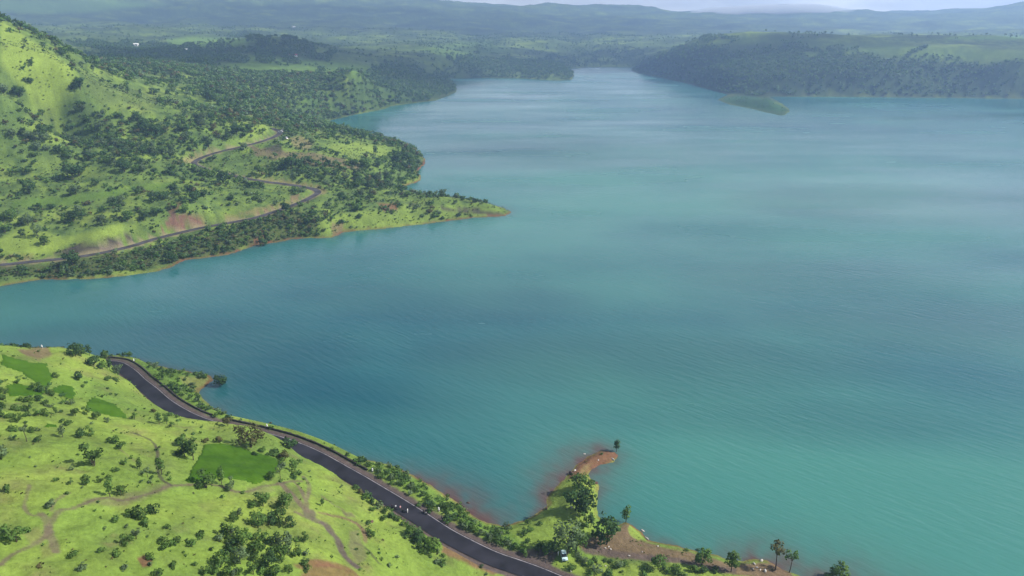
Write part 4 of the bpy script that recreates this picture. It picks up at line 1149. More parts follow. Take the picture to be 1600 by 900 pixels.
# --- labels that point to one plant
MARKS = [('the large crop field', 360, 725), ('the near road bend', 195, 572), ('the small oval crop plot', 100, 612), ('the dirt track fork', 78, 830),
         ('the dense hill thicket', 400, 868), ('the clump above the thicket', 425, 805), ('the grey hillside gully', 482, 805), ('the parked motorcycles', 625, 795), ('the red-rimmed cove', 770, 815), ('the red earth spit', 925, 722),
         ('the brown beach track', 1010, 866), ('the stone roadside parapet', 480, 695), ('the hill-crest crop field', 45, 575), ('the muddy point', 1200, 888), ('the grassy lakeside point', 320, 592), ('the bare red patch', 227, 876),
         ('the open bright meadow', 110, 730), ('the narrow dark foot track', 246, 715), ('the grassy neck of the spit', 880, 785), ('the pale parked car', 880, 870), ('the bushy roadside bank', 660, 775), ('the near hill foot', 640, 845),
         ('the rocky road cutting', 160, 385), ('the bare red landslip', 285, 345), ('the far road bend', 497, 300), ('the white parked cars', 442, 210), ('the long pointed grass spit', 720, 328), ('the wooded far point', 645, 255),
         ('the long green terrace strip', 160, 305), ('the bright grass spur', 45, 85), ('the upper far road', 360, 235), ('the dark wooded headland', 600, 150), ('the scrubby upper slope', 100, 215), ('the bank below the far road', 250, 405),
         ('the reddish far clearing', 480, 245), ('the small hidden bay', 615, 293), ('the meadow over the cutting', 110, 365), ('the far hill shoulder', 240, 190)]
MXY = np.array([(m[1], m[2]) for m in MARKS], float)
ORD = ['first', 'second', 'third', 'fourth', 'fifth', 'sixth', 'seventh', 'eighth', 'ninth', 'tenth', 'eleventh', 'twelfth']
NUM = ['', 'one', 'two', 'three', 'four', 'five', 'six', 'seven', 'eight', 'nine', 'ten', 'eleven', 'twelve']
CWORD = {'dark': 'dark green', 'mid': 'green', 'grey': 'grey-green', 'olive': 'olive-brown', 'bright': 'bright green'}
FWORD = {'round': 'round-crowned', 'tall': 'slender', 'umbrella': 'thin-stemmed', 'multi': 'many-stemmed', 'feather': 'feathery', 'bush': 'leafy'}
SPECIAL = {(963, 706): 'small dark round tree alone at the tip of the red earth spit', (346, 602): 'dark oval tree standing in the lake off the grassy lakeside point', (392, 699): 'big olive-brown feathery tree above the large crop field',
           (978, 816): 'slender lone tree on the small brown headland by the water', (947, 851): 'big dark round tree casting shade over the brown beach track', (886, 866): 'large pale feathery tree leaning over the parked pale car',
           (1211, 891): 'tall leaning tree with a bare stem on the muddy point', (1233, 894): 'shorter thin-stemmed tree beside the leaning one on the muddy point', (147, 728): 'split-crowned tree alone in the middle of the bright meadow',
           (1142, 894): 'bright upright tree where the beach track meets the mud', (1312, 908): 'round tree top at the bottom edge beyond the muddy point', (114, 414): 'dark round tree overhanging the far road by the rocky cutting',
           (454, 265): 'big dark round tree at the edge of the reddish clearing', (570, 222): 'dark pointed tree rising on the skyline of the far point', (125, 140): 'dark round tree on a visible trunk under the bright grass spur', (42, 690): 'pale spreading thin tree on the left of the meadow',
           (451, 701): 'dark dome-shaped shrub overhanging the near road', (26, 846): 'broken-crowned tree left of the dirt track fork', (302, 719): 'tall slim tree at the left edge of the large crop field'}
info = []
for p in single:
    px, py = project(np.array(p[0]), np.array(p[1]), np.array(p[2])); px, py = float(px), float(py)
    dx = (MXY[:, 0] - px) / 1.6; dy = (MXY[:, 1] - py)
    j = int(np.argmin(dx * dx + dy * dy)); ddx, ddy = px - MXY[j, 0], py - MXY[j, 1]
    rel = 'beside' if abs(ddx) < 14 and abs(ddy) < 9 else ('above' if ddy < 0 else 'below') if abs(ddy) * 1.3 > abs(ddx) else ('left of' if ddx < 0 else 'right of')
    size = ('tall' if p[4] > 26 else 'mid-sized' if p[4] > 15 else 'small') if p[5] == 'tree' else ('broad' if p[4] > 11 else 'low' if p[4] > 7 else 'tiny')
    info.append((px, py, f"{size} {CWORD[p[6]]} {p[5]}" if p[5] == 'shrub' or p[4] < 14 else f"{size} {CWORD[p[6]]} {FWORD[p[7]]} {p[5]}", f"{rel} {MARKS[j][0]}", p))
buckets = {}
for it in info:
    buckets.setdefault((it[2], it[3]), []).append(it)
GNAME = lambda p, py: ('trees on the near hill and shore' if py > 530 else 'trees on the slopes across the water') if p[5] == 'tree' else ('shrubs on the near hill and banks' if py > 530 else 'shrubs on the slopes across the water')
for (desc, where), items in buckets.items():
    items.sort(key=lambda t: t[0])
    n = len(items)
    for q, (px, py, _d, _w, p) in enumerate(items):
        key = next((kk for kk in SPECIAL if abs(kk[0] - px) < 2.5 and abs(kk[1] - py) < 3.5), None)
        if key and p in plants:
            lab = SPECIAL[key]
        elif n == 1:
            lab = f"{desc} {where}"
        elif n <= 12:
            lab = f"{ORD[q]} from left of {NUM[n]} {desc}s {where}"
        else:
            lab = f"{desc} among many alike {where}"
        if len(lab.split()) > 16: lab = lab.replace(' from left', '')
        if len(lab.split()) > 16: lab = lab.replace('many-stemmed ', '').replace('round-crowned ', '')
        rz = random.uniform(0, 6.28)
        v = random.randrange(VARIANTS[p[7]])
        wide = random.uniform(.9, 1.2) * (0.92 if p[7] == 'round' and p[4] > 25 else 1.0)
        sc = (p[3] * wide, p[3] * wide, p[3])
        loc = (p[0], p[1], p[2] - 0.02 * p[3])
        grp = GNAME(p, py)
        if p[5] == 'tree' and p[4] > 11.5:
            t = thing('tree', lab, 'tree', loc, rz, grp, sc)
            link('trunk', plant_mesh(p[7], v, p[6], 'trunk'), t); link('crown', plant_mesh(p[7], v, p[6], 'crown'), t)
        else:
            o = link(p[5], plant_mesh(p[7], v, p[6], 'whole')); o.location = loc; o.rotation_euler = (0, 0, rz); o.scale = sc
            tag(o, lab, p[5], grp)

# --- everything too many to count: scrub on the slopes, woods far off
TINT = {'dark': (0.050, 0.104, 0.032), 'mid': (0.076, 0.140, 0.028), 'grey': (0.100, 0.148, 0.066), 'olive': (0.100, 0.090, 0.034), 'bright': (0.085, 0.150, 0.024)}
M_SCRUB = leaf_mat('scrub_leaves', (0, 0, 0), attr=True)


def low_crown(n, size, seed, bush):
    rng = np.random.default_rng(seed)
    lobes = []
    for i in range(5):
        t = i * 2.4; rr = rng.uniform(.1, .42 if bush else .26); zz = rng.uniform(.3, .6) if bush else rng.uniform(.45, .8)
        w = rng.uniform(.22, .34) if bush else rng.uniform(.15, .24)
        lobes.append((rr * math.cos(t), rr * math.sin(t), zz, w, w, w * .85))
    cv, cf, cn = crown_quads(lobes, n, size, rng)
    if not bush:
        tv, tf = tube([(0, 0, -.05), (0, 0, .5)], [.035, .025], 4)
        V, Fq = join([(cv, cf), (tv, tf)])
        return V, Fq, np.vstack([cn, np.tile((0.3, -.5, .4), (len(tv), 1))])
    return cv, cf, cn


def merged(name, items, bases_t, bases_b, rng, v0=.75, v1=1.3):
    Vs = []; Fs = []; Cs = []; Ns = []; off = 0
    for bi, group in enumerate(bases_t + bases_b):
        isb = bi >= len(bases_t)
        sel = [p for q, p in enumerate(items) if (p[5] == 'shrub') == isb and (q % (len(bases_b) if isb else len(bases_t))) == (bi - len(bases_t) if isb else bi)]
        if not sel:
            continue
        bv, bf, bn = group
        P = np.array([(p[0], p[1], p[2], p[3]) for p in sel]); m = len(sel)
        a = rng.uniform(0, 6.28, m); w = rng.uniform(.85, 1.25, m)
        ca, sa = np.cos(a)[:, None], np.sin(a)[:, None]
        x = (bv[None, :, 0] * ca - bv[None, :, 1] * sa) * (P[:, 3] * w)[:, None] + P[:, 0:1]
        y = (bv[None, :, 0] * sa + bv[None, :, 1] * ca) * (P[:, 3] * w)[:, None] + P[:, 1:2]
        z = bv[None, :, 2] * P[:, 3:4] + P[:, 2:3]
        Vs.append(np.stack([x, y, z], -1).reshape(-1, 3))
        nx = bn[None, :, 0] * ca - bn[None, :, 1] * sa; ny = bn[None, :, 0] * sa + bn[None, :, 1] * ca
        Ns.append(np.stack([nx, ny, np.broadcast_to(bn[None, :, 2], nx.shape)], -1).reshape(-1, 3))
        Fs.append((bf[None] + (np.arange(m) * len(bv))[:, None, None] + off).reshape(-1, 4))
        tc = np.array([TINT[p[6]] for p in sel]) * rng.uniform(v0, v1, m)[:, None]
        Cs.append(np.repeat(tc, len(bv), 0)); off += m * len(bv)
    o = link(name, mesh_np(name, np.vstack(Vs), np.vstack(Fs), [M_SCRUB], np.vstack(Cs), nrm=np.vstack(Ns)))
    tag(o, kind='stuff')
    return o


rng = np.random.default_rng(77)
bt = [low_crown(70, .085, 200 + i, False) for i in range(4)]; bb = [low_crown(48, .16, 300 + i, True) for i in range(4)]
nearm = [p for p in mass if math.hypot(p[0], p[1]) < 330]
midm = [p for p in mass if 330 <= math.hypot(p[0], p[1]) < 800]
headm = [p for p in mass if math.hypot(p[0], p[1]) >= 800]
if nearm: merged('undergrowth', nearm, bt, bb, rng)
merged('hillside_scrub', midm, bt, bb, rng)
merged('headland_woods', headm, [low_crown(44, .12, 220 + i, False) for i in range(4)], [low_crown(30, .2, 320 + i, True) for i in range(3)], rng)

DENS_FAR = [([(400, 95), (520, 110), (600, 100), (716, 112), (722, 150), (600, 170), (400, 170)], .92), ([(1000, 95), (1080, 66), (1200, 72), (1300, 84), (1620, 96), (1620, 156), (1200, 152), (1110, 142), (990, 108)], .85),
            ([(1112, 153), (1200, 149), (1240, 172), (1226, 186), (1150, 172)], .0),
            ([(700, 90), (900, 95), (900, 126), (700, 124)], .9), ([(890, 70), (1010, 80), (1010, 108), (890, 108)], .8),
            ([(340, 75), (430, 56), (520, 75), (500, 92), (350, 90)], .95), ([(120, 60), (350, 78), (350, 110), (150, 100)], .85), ([(340, 92), (600, 92), (600, 116), (340, 118)], .35), ([(660, 45), (1000, 45), (1000, 75), (660, 80)], .5),
            ([(1080, 60), (1620, 55), (1620, 92), (1450, 90), (1300, 80)], .16)]
x, y, z, px, py, rng2 = scatter(240000, (-42, 42), (1350, 3600), 53)
dn = density(DENS_FAR, .38, px, py, 60)
dn[inside([(1112, 153), (1140, 150), (1205, 152), (1240, 172), (1226, 186), (1150, 172)], px, py)] = 0
k = rng2.random(len(x)) < sstep(-.3, .5, fbm(x, y, 60, 3, seed=66) + fbm(x, y, 210, 2, seed=25) * .4 + (dn - .5) * 1.9) * dn * np.where(np.hypot(x, y) > 2200, .35, .95)
x, y, z = x[k], y[k], z[k]
pick = rng2.random(len(x))
farp = [[x[i], y[i], z[i], rng2.uniform(4, 8.5), 0, 'tree', 'dark' if pick[i] < .55 else 'mid' if pick[i] < .9 else 'grey', 'round'] for i in range(len(x))]
ix, iy = rng2.uniform(1118, 1236, 700), rng2.uniform(148, 182, 700)
ik = inside([(1124, 156), (1150, 151), (1200, 152), (1213, 158), (1230, 170), (1221, 179), (1200, 174), (1165, 166), (1140, 161)], ix, iy)
iw = hit(ix[ik], iy[ik])
farp += [[w[0], w[1], w[2], rng2.uniform(1.0, 2.4), 0, 'tree', 'dark' if rng2.random() < .35 else 'mid', 'round'] for w in iw if w[2] > .6][:130]
merged('far_woods', farp, [low_crown(18, .22, 240 + i, False) for i in range(5)], [], rng2, .92, 1.08)
print('plants: single', len(single), 'mass', len(mass), 'far', len(farp))

# tufts and weeds that roughen the near turf, far too many to count
x, y, z, px, py, rng3 = scatter(30000, (-44, 24), (90, 330), 54)
k = (py > 530) & (rng3.random(len(x)) < .05 + .6 * sstep(.05, .5, fbm(x, y, 9, 3, seed=67)))
for P in fields_px:
    k &= ~inside(P, px, py)
x, y, z = x[k], y[k], z[k]
pick = rng3.random(len(x))
tufts = [[x[i], y[i], z[i], float(np.exp(rng3.normal(-1.15, .38))), 0, 'shrub', 'bright' if pick[i] < .45 else 'mid' if pick[i] < .8 else 'olive', 'bush'] for i in range(len(x))]
merged('grass_tufts', tufts, [], [low_crown(10, .30, 340 + i, True) for i in range(4)], rng3)

x, y, z, px, py, rng4 = scatter(60000, (-46, 0), (335, 900), 56)
bank = inside([(0, 418), (200, 393), (330, 362), (470, 320), (500, 335), (480, 371), (300, 404), (100, 438), (60, 432), (0, 440)], px, py)
k = rng4.random(len(x)) < np.where(bank, .9, .16 + .3 * sstep(-.2, .4, fbm(x, y, 18, 3, seed=68)))
for P, v in DENS_MID:
    if v <= .06: k &= ~(inside(P, px, py) & (rng4.random(len(x)) < .85))
x, y, z, bank = x[k], y[k], z[k], bank[k]
pick = rng4.random(len(x))
lowp = [[x[i], y[i], z[i], float(np.exp(rng4.normal(.12 if bank[i] else -.12, .3))), 0, 'shrub', 'mid' if pick[i] < .4 else 'olive' if pick[i] < .62 else 'grey' if pick[i] < .85 else 'dark', 'bush'] for i in range(len(x))]
merged('low_scrub', lowp, [], [low_crown(12, .30, 360 + i, True) for i in range(4)], rng4)
print('low growth', len(lowp))

# ------------------------------------------------------------------ stone parapets along the lake side of the near road
M_STONE = simple('dark_basalt', (0.050, 0.045, 0.042), 0.95, 0.1, vary=0.35, scale=1.2)
M_WHITE = simple('white_paint', (0.78, 0.78, 0.76), 0.6, vary=0.06); M_PALE = simple('pale_rock', (0.44, 0.41, 0.38), 0.9, vary=0.2, scale=2.0)
M_BLACK = simple('black_rubber', (0.018, 0.018, 0.020), 0.8, vary=0.1); M_STEEL = simple('dull_steel', (0.30, 0.30, 0.31), 0.4, 0.5, 0.8, vary=0.1)


def side_line(line, off):
    t = np.gradient(line[:, :2], axis=0); t /= np.linalg.norm(t, axis=1)[:, None] + 1e-9
    o = line.copy(); o[:, 0] -= t[:, 1] * off; o[:, 1] += t[:, 0] * off
    return o


def wall_mesh(line, half, top, seed):
    rng = np.random.default_rng(seed)
    L = smooth_line(line, 2)
    t = np.gradient(L[:, :2], axis=0); t /= np.linalg.norm(t, axis=1)[:, None] + 1e-9
    n = np.stack([-t[:, 1], t[:, 0]], -1)
    prof = [(-half * 1.15, -0.5), (-half, top * .6), (-half * .8, top), (half * .8, top), (half, top * .6), (half * 1.15, -1.2)]
    V = []
    for i in range(len(L)):
        for (a, z) in prof:
            j = rng.normal(0, .04, 2)
            V.append((L[i, 0] + n[i, 0] * (a + j[0]), L[i, 1] + n[i, 1] * (a + j[0]), L[i, 2] + z + (j[1] * 1.6 if z > 0 else 0)))
    k = len(prof); Fq = []
    for i in range(len(L) - 1):
        for q in range(k):
            Fq.append((i * k + q, i * k + (q + 1) % k, (i + 1) * k + (q + 1) % k, (i + 1) * k + q))
    return mesh_np('parapet_wall', np.array(V), np.array(Fq)[:, ::-1], [M_STONE])


edge = side_line(ROAD_A, WA + 2.75)
epx, epy = project(edge[:, 0], edge[:, 1], edge[:, 2])
a0 = int(np.argmin(np.abs(epx - 172))); a1 = int(np.argmin(np.abs(epx - 338))); a2 = int(np.argmin(np.abs(epx - 356))); a3 = int(np.argmin(np.abs(epx - 578)))
tag(link('parapet_wall', wall_mesh(edge[a0:a1], .25, .55, 1)), 'low dark stone parapet on the lake side of the upper road bend', 'wall')
tag(link('parapet_wall', wall_mesh(edge[a2:a3], .25, .6, 2)), 'low dark stone parapet above the lake along the middle stretch of road', 'wall')

# painted delineator stones
def post_mesh(h=1.25):
    bm = bmesh.new()
    bmesh.ops.create_cube(bm, size=1.0, matrix=Matrix.Translation((0, 0, h / 2)) @ Matrix.Diagonal((.36, .30, h, 1)))
    top = [v for v in bm.verts if v.co.z > h * .9]
    for v in top:
        v.co.x *= .7; v.co.y *= .7
    bmesh.ops.bevel(bm, geom=[e for e in bm.edges if all(v.co.z > h * .9 for v in e.verts)], offset=.07, segments=3, affect='EDGES')
    me = bpy.data.meshes.new('post'); bm.to_mesh(me); bm.free(); me.materials.append(M_WHITE)
    return me


pm = post_mesh()
band = bpy.data.meshes.new('band'); bm = bmesh.new(); bmesh.ops.create_cube(bm, size=1, matrix=Matrix.Translation((0, 0, .3)) @ Matrix.Diagonal((.40, .34, .26, 1))); bm.to_mesh(band); bm.free(); band.materials.append(M_BLACK)
po = side_line(ROAD_A, WA + 3.3); ppx, ppy = project(po[:, 0], po[:, 1], po[:, 2])
for tx, where in ((211, 'on the parapet side of the upper road bend'), (417, 'where the parapet starts again beyond the olive tree'), (585, 'just past the end of the stone parapet'), (682, 'among the bushes of the bank above the red-rimmed cove')):
    j = int(np.argmin(np.abs(ppx - tx)))
    x, y = po[j, 0], po[j, 1]
    t = thing('marker_post', 'white painted marker post ' + where, 'marker post', (x, y, float(height(x, y)[0]) - .1), random.uniform(0, 3), 'white marker posts along the roads', (1.25, 1.25, 1.25))
    link('post', pm, t); link('band', band, t)
for tx, ty, where in ((66, 544, 'on the bare brown point beyond the hill crest'), (325, 359, 'at the edge of the far road below the red landslip'), (426, 197, 'above the lay-by at the top of the far road')):
    w = hit(tx, ty)[0]
    t = thing('marker_post', 'white painted marker post ' + where, 'marker post', (w[0], w[1], w[2] - .1), 0, 'white marker posts along the roads', (1.1 if ty > 400 else 1.9,) * 3)
    link('post', pm, t); link('band', band, t)

# ------------------------------------------------------------------ pale rocks on the shores
def rock_mesh(seed, mat):
    bm = bmesh.new(); bmesh.ops.create_icosphere(bm, subdivisions=2, radius=.5)
    rng = np.random.default_rng(seed)
    ph = rng.uniform(0, 6, 6)
    for v in bm.verts:
        c = v.co
        k = 1 + .22 * math.sin(3 * c.x + ph[0]) + .2 * math.sin(4 * c.y + ph[1]) + .15 * math.sin(5 * c.z + ph[2])
        v.co = Vector((c.x * k, c.y * k * .8, c.z * k * .65))
    me = bpy.data.meshes.new('rock'); bm.to_mesh(me); bm.free(); me.materials.append(mat)
    return me


RK = [rock_mesh(i, M_PALE) for i in range(4)]; RB = rock_mesh(9, simple('brown_rock', (0.10, 0.062, 0.05), .95, .1, vary=.3, scale=2))
rocks = [(913.5, 709.7, 1.0, 0, 'pale rock in the red shallows left of the spit tip'), (935, 719.4, .8, 0, 'small pale rock in the middle of the red earth spit'), (957.5, 718, 1.5, 0, 'long pale rock on the waterline at the tip of the red spit'), (898.5, 735.5, 1.2, 0, 'pale rock at the root of the red spit above the first tree'),
         (893.3, 793, 1.1, 0, 'pale rock left of the big trees on the spit neck'), (1004.7, 830, 1.4, 0, 'long pale rock at the waterline, upper of a pair'), (1010.5, 842, 1.5, 0, 'long pale rock at the waterline, lower of a pair'),
         (945.9, 857, .8, 0, 'left of three small pale rocks on the track by the dark tree'), (951, 855, .7, 0, 'middle of three small pale rocks on the track by the dark tree'), (954.2, 858.6, .8, 0, 'right of three small pale rocks on the track by the dark tree'),
         (1027.6, 854, .7, 0, 'small pale rock on the grass strip above the water'), (1003.4, 862.6, .6, 0, 'small pale rock alone in the middle of the brown track'), (982.6, 869, .8, 0, 'small pale rock at the lower edge of the brown track'),
         (945.9, 885, .6, 0, 'small pale rock in the grass below the brown track'), (891.5, 893, .7, 0, 'small pale rock on the verge beside the near road'),
         (1189.5, 877, 1.3, 0, 'farthest pale rock on the muddy point by the water'), (1178, 881, 1.1, 0, 'pale rock on the reddish mud left of the leaning tree'), (1182, 887, .9, 0, 'small pale rock in the middle of the muddy point'), (1195.5, 893, 1.3, 0, 'pale rock at the water near the leaning tree'),
         (1176, 889, .7, 0, 'small pale rock at the left side of the muddy point'), (1188, 890.5, .8, 0, 'small pale rock right of the middle of the muddy point'),
         (893, 741, 2.3, 1, 'big dark brown rock on the left waterline of the spit'), (931, 756, 1.8, 1, 'dark reddish rock on the right waterline of the spit'), (854, 795, 1.6, 1, 'dark brown rock at the corner of the red-rimmed cove'), (731, 786, 1.2, 1, 'dark rock in the red shallows of the cove'), (580, 816, 1.5, 1, 'dark round rock on the green flank above the road')]
for i, (px, py, sz, kb, lab) in enumerate(rocks):
    sz = sz if kb else sz * .85
    w = hit(px, py, water=True)[0]
    o = link('rock', RB if kb else RK[i % 4]); o.location = (w[0], w[1], max(w[2], -.05) + sz * .12); o.scale = (sz * 1.25 if 'long' in lab else sz, sz * (.5 if 'long' in lab else .8), sz * (.6 if 'long' in lab else 1)); o.rotation_euler = (0, 0, -0.9 if 'long' in lab else i * 1.3)
    tag(o, lab, 'rock', 'dark rocks at the water' if kb else 'pale rocks on the shore')

# ------------------------------------------------------------------ vehicles
M_GLASS = simple('dark_car_glass', (0.02, 0.024, 0.028), 0.08, 0.6, vary=0.05); M_CARWHITE = simple('white_car_paint', (0.80, 0.80, 0.80), 0.25, 0.5, vary=0.02); M_CARSILVER = simple('silver_car_paint', (0.50, 0.52, 0.55), 0.3, 0.5, 0.3, vary=0.03); M_CARPALE = simple('pale_blue_car_paint', (0.55, 0.72, 0.74), 0.25, 0.5, vary=0.02)
M_LAMP = simple('headlamp_glass', (0.7, 0.7, 0.68), 0.15, 0.6, vary=0.02); M_TAIL = simple('tail_lamp_red', (0.35, 0.02, 0.02), 0.2, 0.5, vary=0.02)


def prism(profile, half, mat, name, taper=None, bevel=.05):
    """Side outline (x forward, z up) given a width; taper(z) narrows it towards the top."""
    bm = bmesh.new(); n = len(profile)
    L = [bm.verts.new((x, half * (taper(z) if taper else 1), z)) for x, z in profile]
    R = [bm.verts.new((x, -half * (taper(z) if taper else 1), z)) for x, z in profile]
    bm.faces.new(L); bm.faces.new(R[::-1])
    for i in range(n):
        bm.faces.new((L[i], R[i], R[(i + 1) % n], L[(i + 1) % n]))
    bmesh.ops.recalc_face_normals(bm, faces=bm.faces[:])
    if bevel:
        bmesh.ops.bevel(bm, geom=bm.edges[:], offset=bevel, segments=2, affect='EDGES')
    me = bpy.data.meshes.new(name); bm.to_mesh(me); bm.free(); me.materials.append(mat)
    return me


def disc(r, w, mat, name, seg=18):
    bm = bmesh.new(); bmesh.ops.create_cone(bm, cap_ends=True, segments=seg, radius1=r, radius2=r, depth=w, matrix=Matrix.Rotation(math.pi / 2, 4, 'X'))
    bmesh.ops.bevel(bm, geom=[e for e in bm.edges if len(e.link_faces) == 2 and any(len(f.verts) > 4 for f in e.link_faces)], offset=w * .2, segments=2, affect='EDGES')
    me = bpy.data.meshes.new(name); bm.to_mesh(me); bm.free(); me.materials.append(mat)
    return me


def boxm(name, sx, sy, sz, mat, bevel=.02):
    bm = bmesh.new(); bmesh.ops.create_cube(bm, size=1, matrix=Matrix.Diagonal((sx, sy, sz, 1)))
    if bevel: bmesh.ops.bevel(bm, geom=bm.edges[:], offset=bevel, segments=2, affect='EDGES')
    me = bpy.data.meshes.new(name); bm.to_mesh(me); bm.free(); me.materials.append(mat)
    return me


CARM = dict(tyre=disc(.31, .2, M_BLACK, 'tyre'), rim=disc(.19, .22, M_STEEL, 'rim'), headlight=boxm('headlight', .08, .34, .14, M_LAMP), tail=boxm('tail_light', .06, .2, .26, M_TAIL), bumper=boxm('bumper', .12, 1.5, .2, M_BLACK, .04), mirror=boxm('mirror', .1, .2, .13, M_BLACK, .03))


def car(paint, label, loc, rz, tall=0.0, group='cars parked at the upper bend'):
    t = thing('car', label, 'car', loc, rz, group)
    body = prism([(-1.9, .32), (-1.95, .75), (-1.85, .92), (1.0, .92), (1.75, .80), (1.95, .62), (1.95, .32), (1.2, .25), (-1.2, .25)], .83, paint, 'body', lambda z: 1 if z < .8 else .96)
    link('body', body, t)
    link('window_band', prism([(-1.75, .915), (-1.45, 1.38 + tall), (.25, 1.38 + tall), (.98, .915)], .78, M_GLASS, 'window_band', lambda z: 1 - max(0, z - .92) * .36, .03), t)
    link('roof', prism([(-1.42, 1.37 + tall), (-1.35, 1.46 + tall), (.12, 1.46 + tall), (.24, 1.37 + tall)], .645, paint, 'roof', None, .03), t)
    for x in (-1.2, 1.22):
        for s in (-1, 1):
            w = link('wheel', CARM['tyre'], t); w.location = (x, s * .76, .31)
            r = link('rim', CARM['rim'], w)
    for s in (-1, 1):
        for nm, x, z, y in (('headlight', 1.88, .68, .58), ('tail', -1.92, .78, .66)):
            o = link('headlight' if nm == 'headlight' else 'tail_light', CARM[nm], t); o.location = (x, s * y, z)
        o = link('mirror', CARM['mirror'], t); o.location = (.75, s * .9, 1.0)
    for x in (1.92, -1.92):
        o = link('bumper', CARM['bumper'], t); o.location = (x, 0, .42)
    return t


def ground_at(px, py):
    w = hit(px, py)[0]
    return w


for px, py, rz, paint, lab in ((438.5, 207, 2.9, M_CARWHITE, 'white hatchback parked on the far side of the upper bend lay-by'), (447, 217.5, 2.4, M_CARWHITE, 'white car parked at the outer lake-side edge of the upper bend'),
                               (443, 204.8, .3, M_CARSILVER, 'silver car parked behind the white hatchback at the upper bend'), (432.5, 221.5, .4, M_CARSILVER, 'silver car pulled over on the lower verge of the upper bend')):
    w = ground_at(px, py)
    car(paint, lab, (w[0], w[1], w[2] + .12), rz, .12).scale = (1.25, 1.25, 1.25)
w = ground_at(881, 871)
car(M_CARPALE, 'pale blue car parked half under the feathery grey-green tree', (w[0], w[1], w[2] + .02), -1.45, .05, 'cars by the near road')

BIKE = dict(tyre=None)
def torus(R, r, mat, name):
    V = []; Fq = []; n, m = 20, 8
    for i in range(n):
        for j in range(m):
            a, b = 2 * math.pi * i / n, 2 * math.pi * j / m
            V.append(((R + r * math.cos(b)) * math.cos(a), r * math.sin(b), (R + r * math.cos(b)) * math.sin(a)))
            Fq.append((i * m + j, i * m + (j + 1) % m, ((i + 1) % n) * m + (j + 1) % m, ((i + 1) % n) * m + j))
    return mesh_np(name, np.array(V), np.array(Fq), [mat], smooth=True)


def tubes(name, runs, mat):
    V, Fq = join([tube(p, r, 8) for p, r in runs])
    return mesh_np(name, V, Fq, [mat], smooth=True)


BK = dict(tyre=torus(.27, .055, M_BLACK, 'tyre'), rim=disc(.23, .03, M_STEEL, 'rim', 16),
          frame=tubes('frame', [([(-.62, 0, .3), (-.1, 0, .38), (.35, 0, .72), (.5, 0, .86)], [.03, .05, .04, .03]), ([(.66, .07, .3), (.46, .07, .9)], [.03, .03]), ([(.66, -.07, .3), (.46, -.07, .9)], [.03, .03]), ([(-.62, .08, .3), (-.4, .08, .68)], [.025, .025])], M_STEEL),
          engine=boxm('engine', .38, .26, .34, M_STEEL, .04), seat=prism([(-.72, .74), (-.68, .82), (-.3, .8), (0, .74), (.02, .69), (-.6, .68)], .13, M_BLACK, 'seat', None, .03),
          bar=tubes('handlebar', [([(.36, .36, 1.0), (.46, .12, .95), (.46, -.12, .95), (.36, -.36, 1.0)], [.022, .022, .022, .022])], M_BLACK), lamp=disc(.09, .12, M_LAMP, 'headlight', 14), pipe=tubes('exhaust_pipe', [([(.1, -.14, .3), (-.3, -.17, .27), (-.85, -.18, .34)], [.03, .045, .05])], M_STEEL))


def motorcycle(tank_rgb, label, loc, rz):
    t = thing('motorcycle', label, 'motorcycle', loc, rz, 'motorcycles stopped on the near road')
    tm = simple('tank_paint', tank_rgb, .3, .5, vary=.03)
    for x in (-.62, .66):
        w = link('wheel', BK['tyre'], t); w.location = (x, 0, .325); link('rim', BK['rim'], w)
    link('frame', BK['frame'], t); o = link('engine', BK['engine'], t); o.location = (.08, 0, .43)
    link('seat', BK['seat'], t); link('handlebar', BK['bar'], t); link('exhaust_pipe', BK['pipe'], t)
    o = link('headlight', BK['lamp'], t); o.location = (.62, 0, .86); o.rotation_euler = (0, 0, math.pi / 2)
    link('tank', prism([(-.02, .70), (.02, .84), (.2, .90), (.36, .86), (.4, .74)], .14, tm, 'tank', lambda z: 1.15 - .3 * (z - .7) / .2, .05), t)
    link('tail_light', boxm('tail_light', .06, .12, .08, M_TAIL, .01), t).location = (-.78, 0, .72)
    return t


# ------------------------------------------------------------------ people: one skinned body each
M_SKIN = simple('skin', (0.25, 0.14, 0.09), .6, vary=.05); M_HAIR = simple('black_hair', (0.012, 0.010, 0.009), .6, vary=.1)


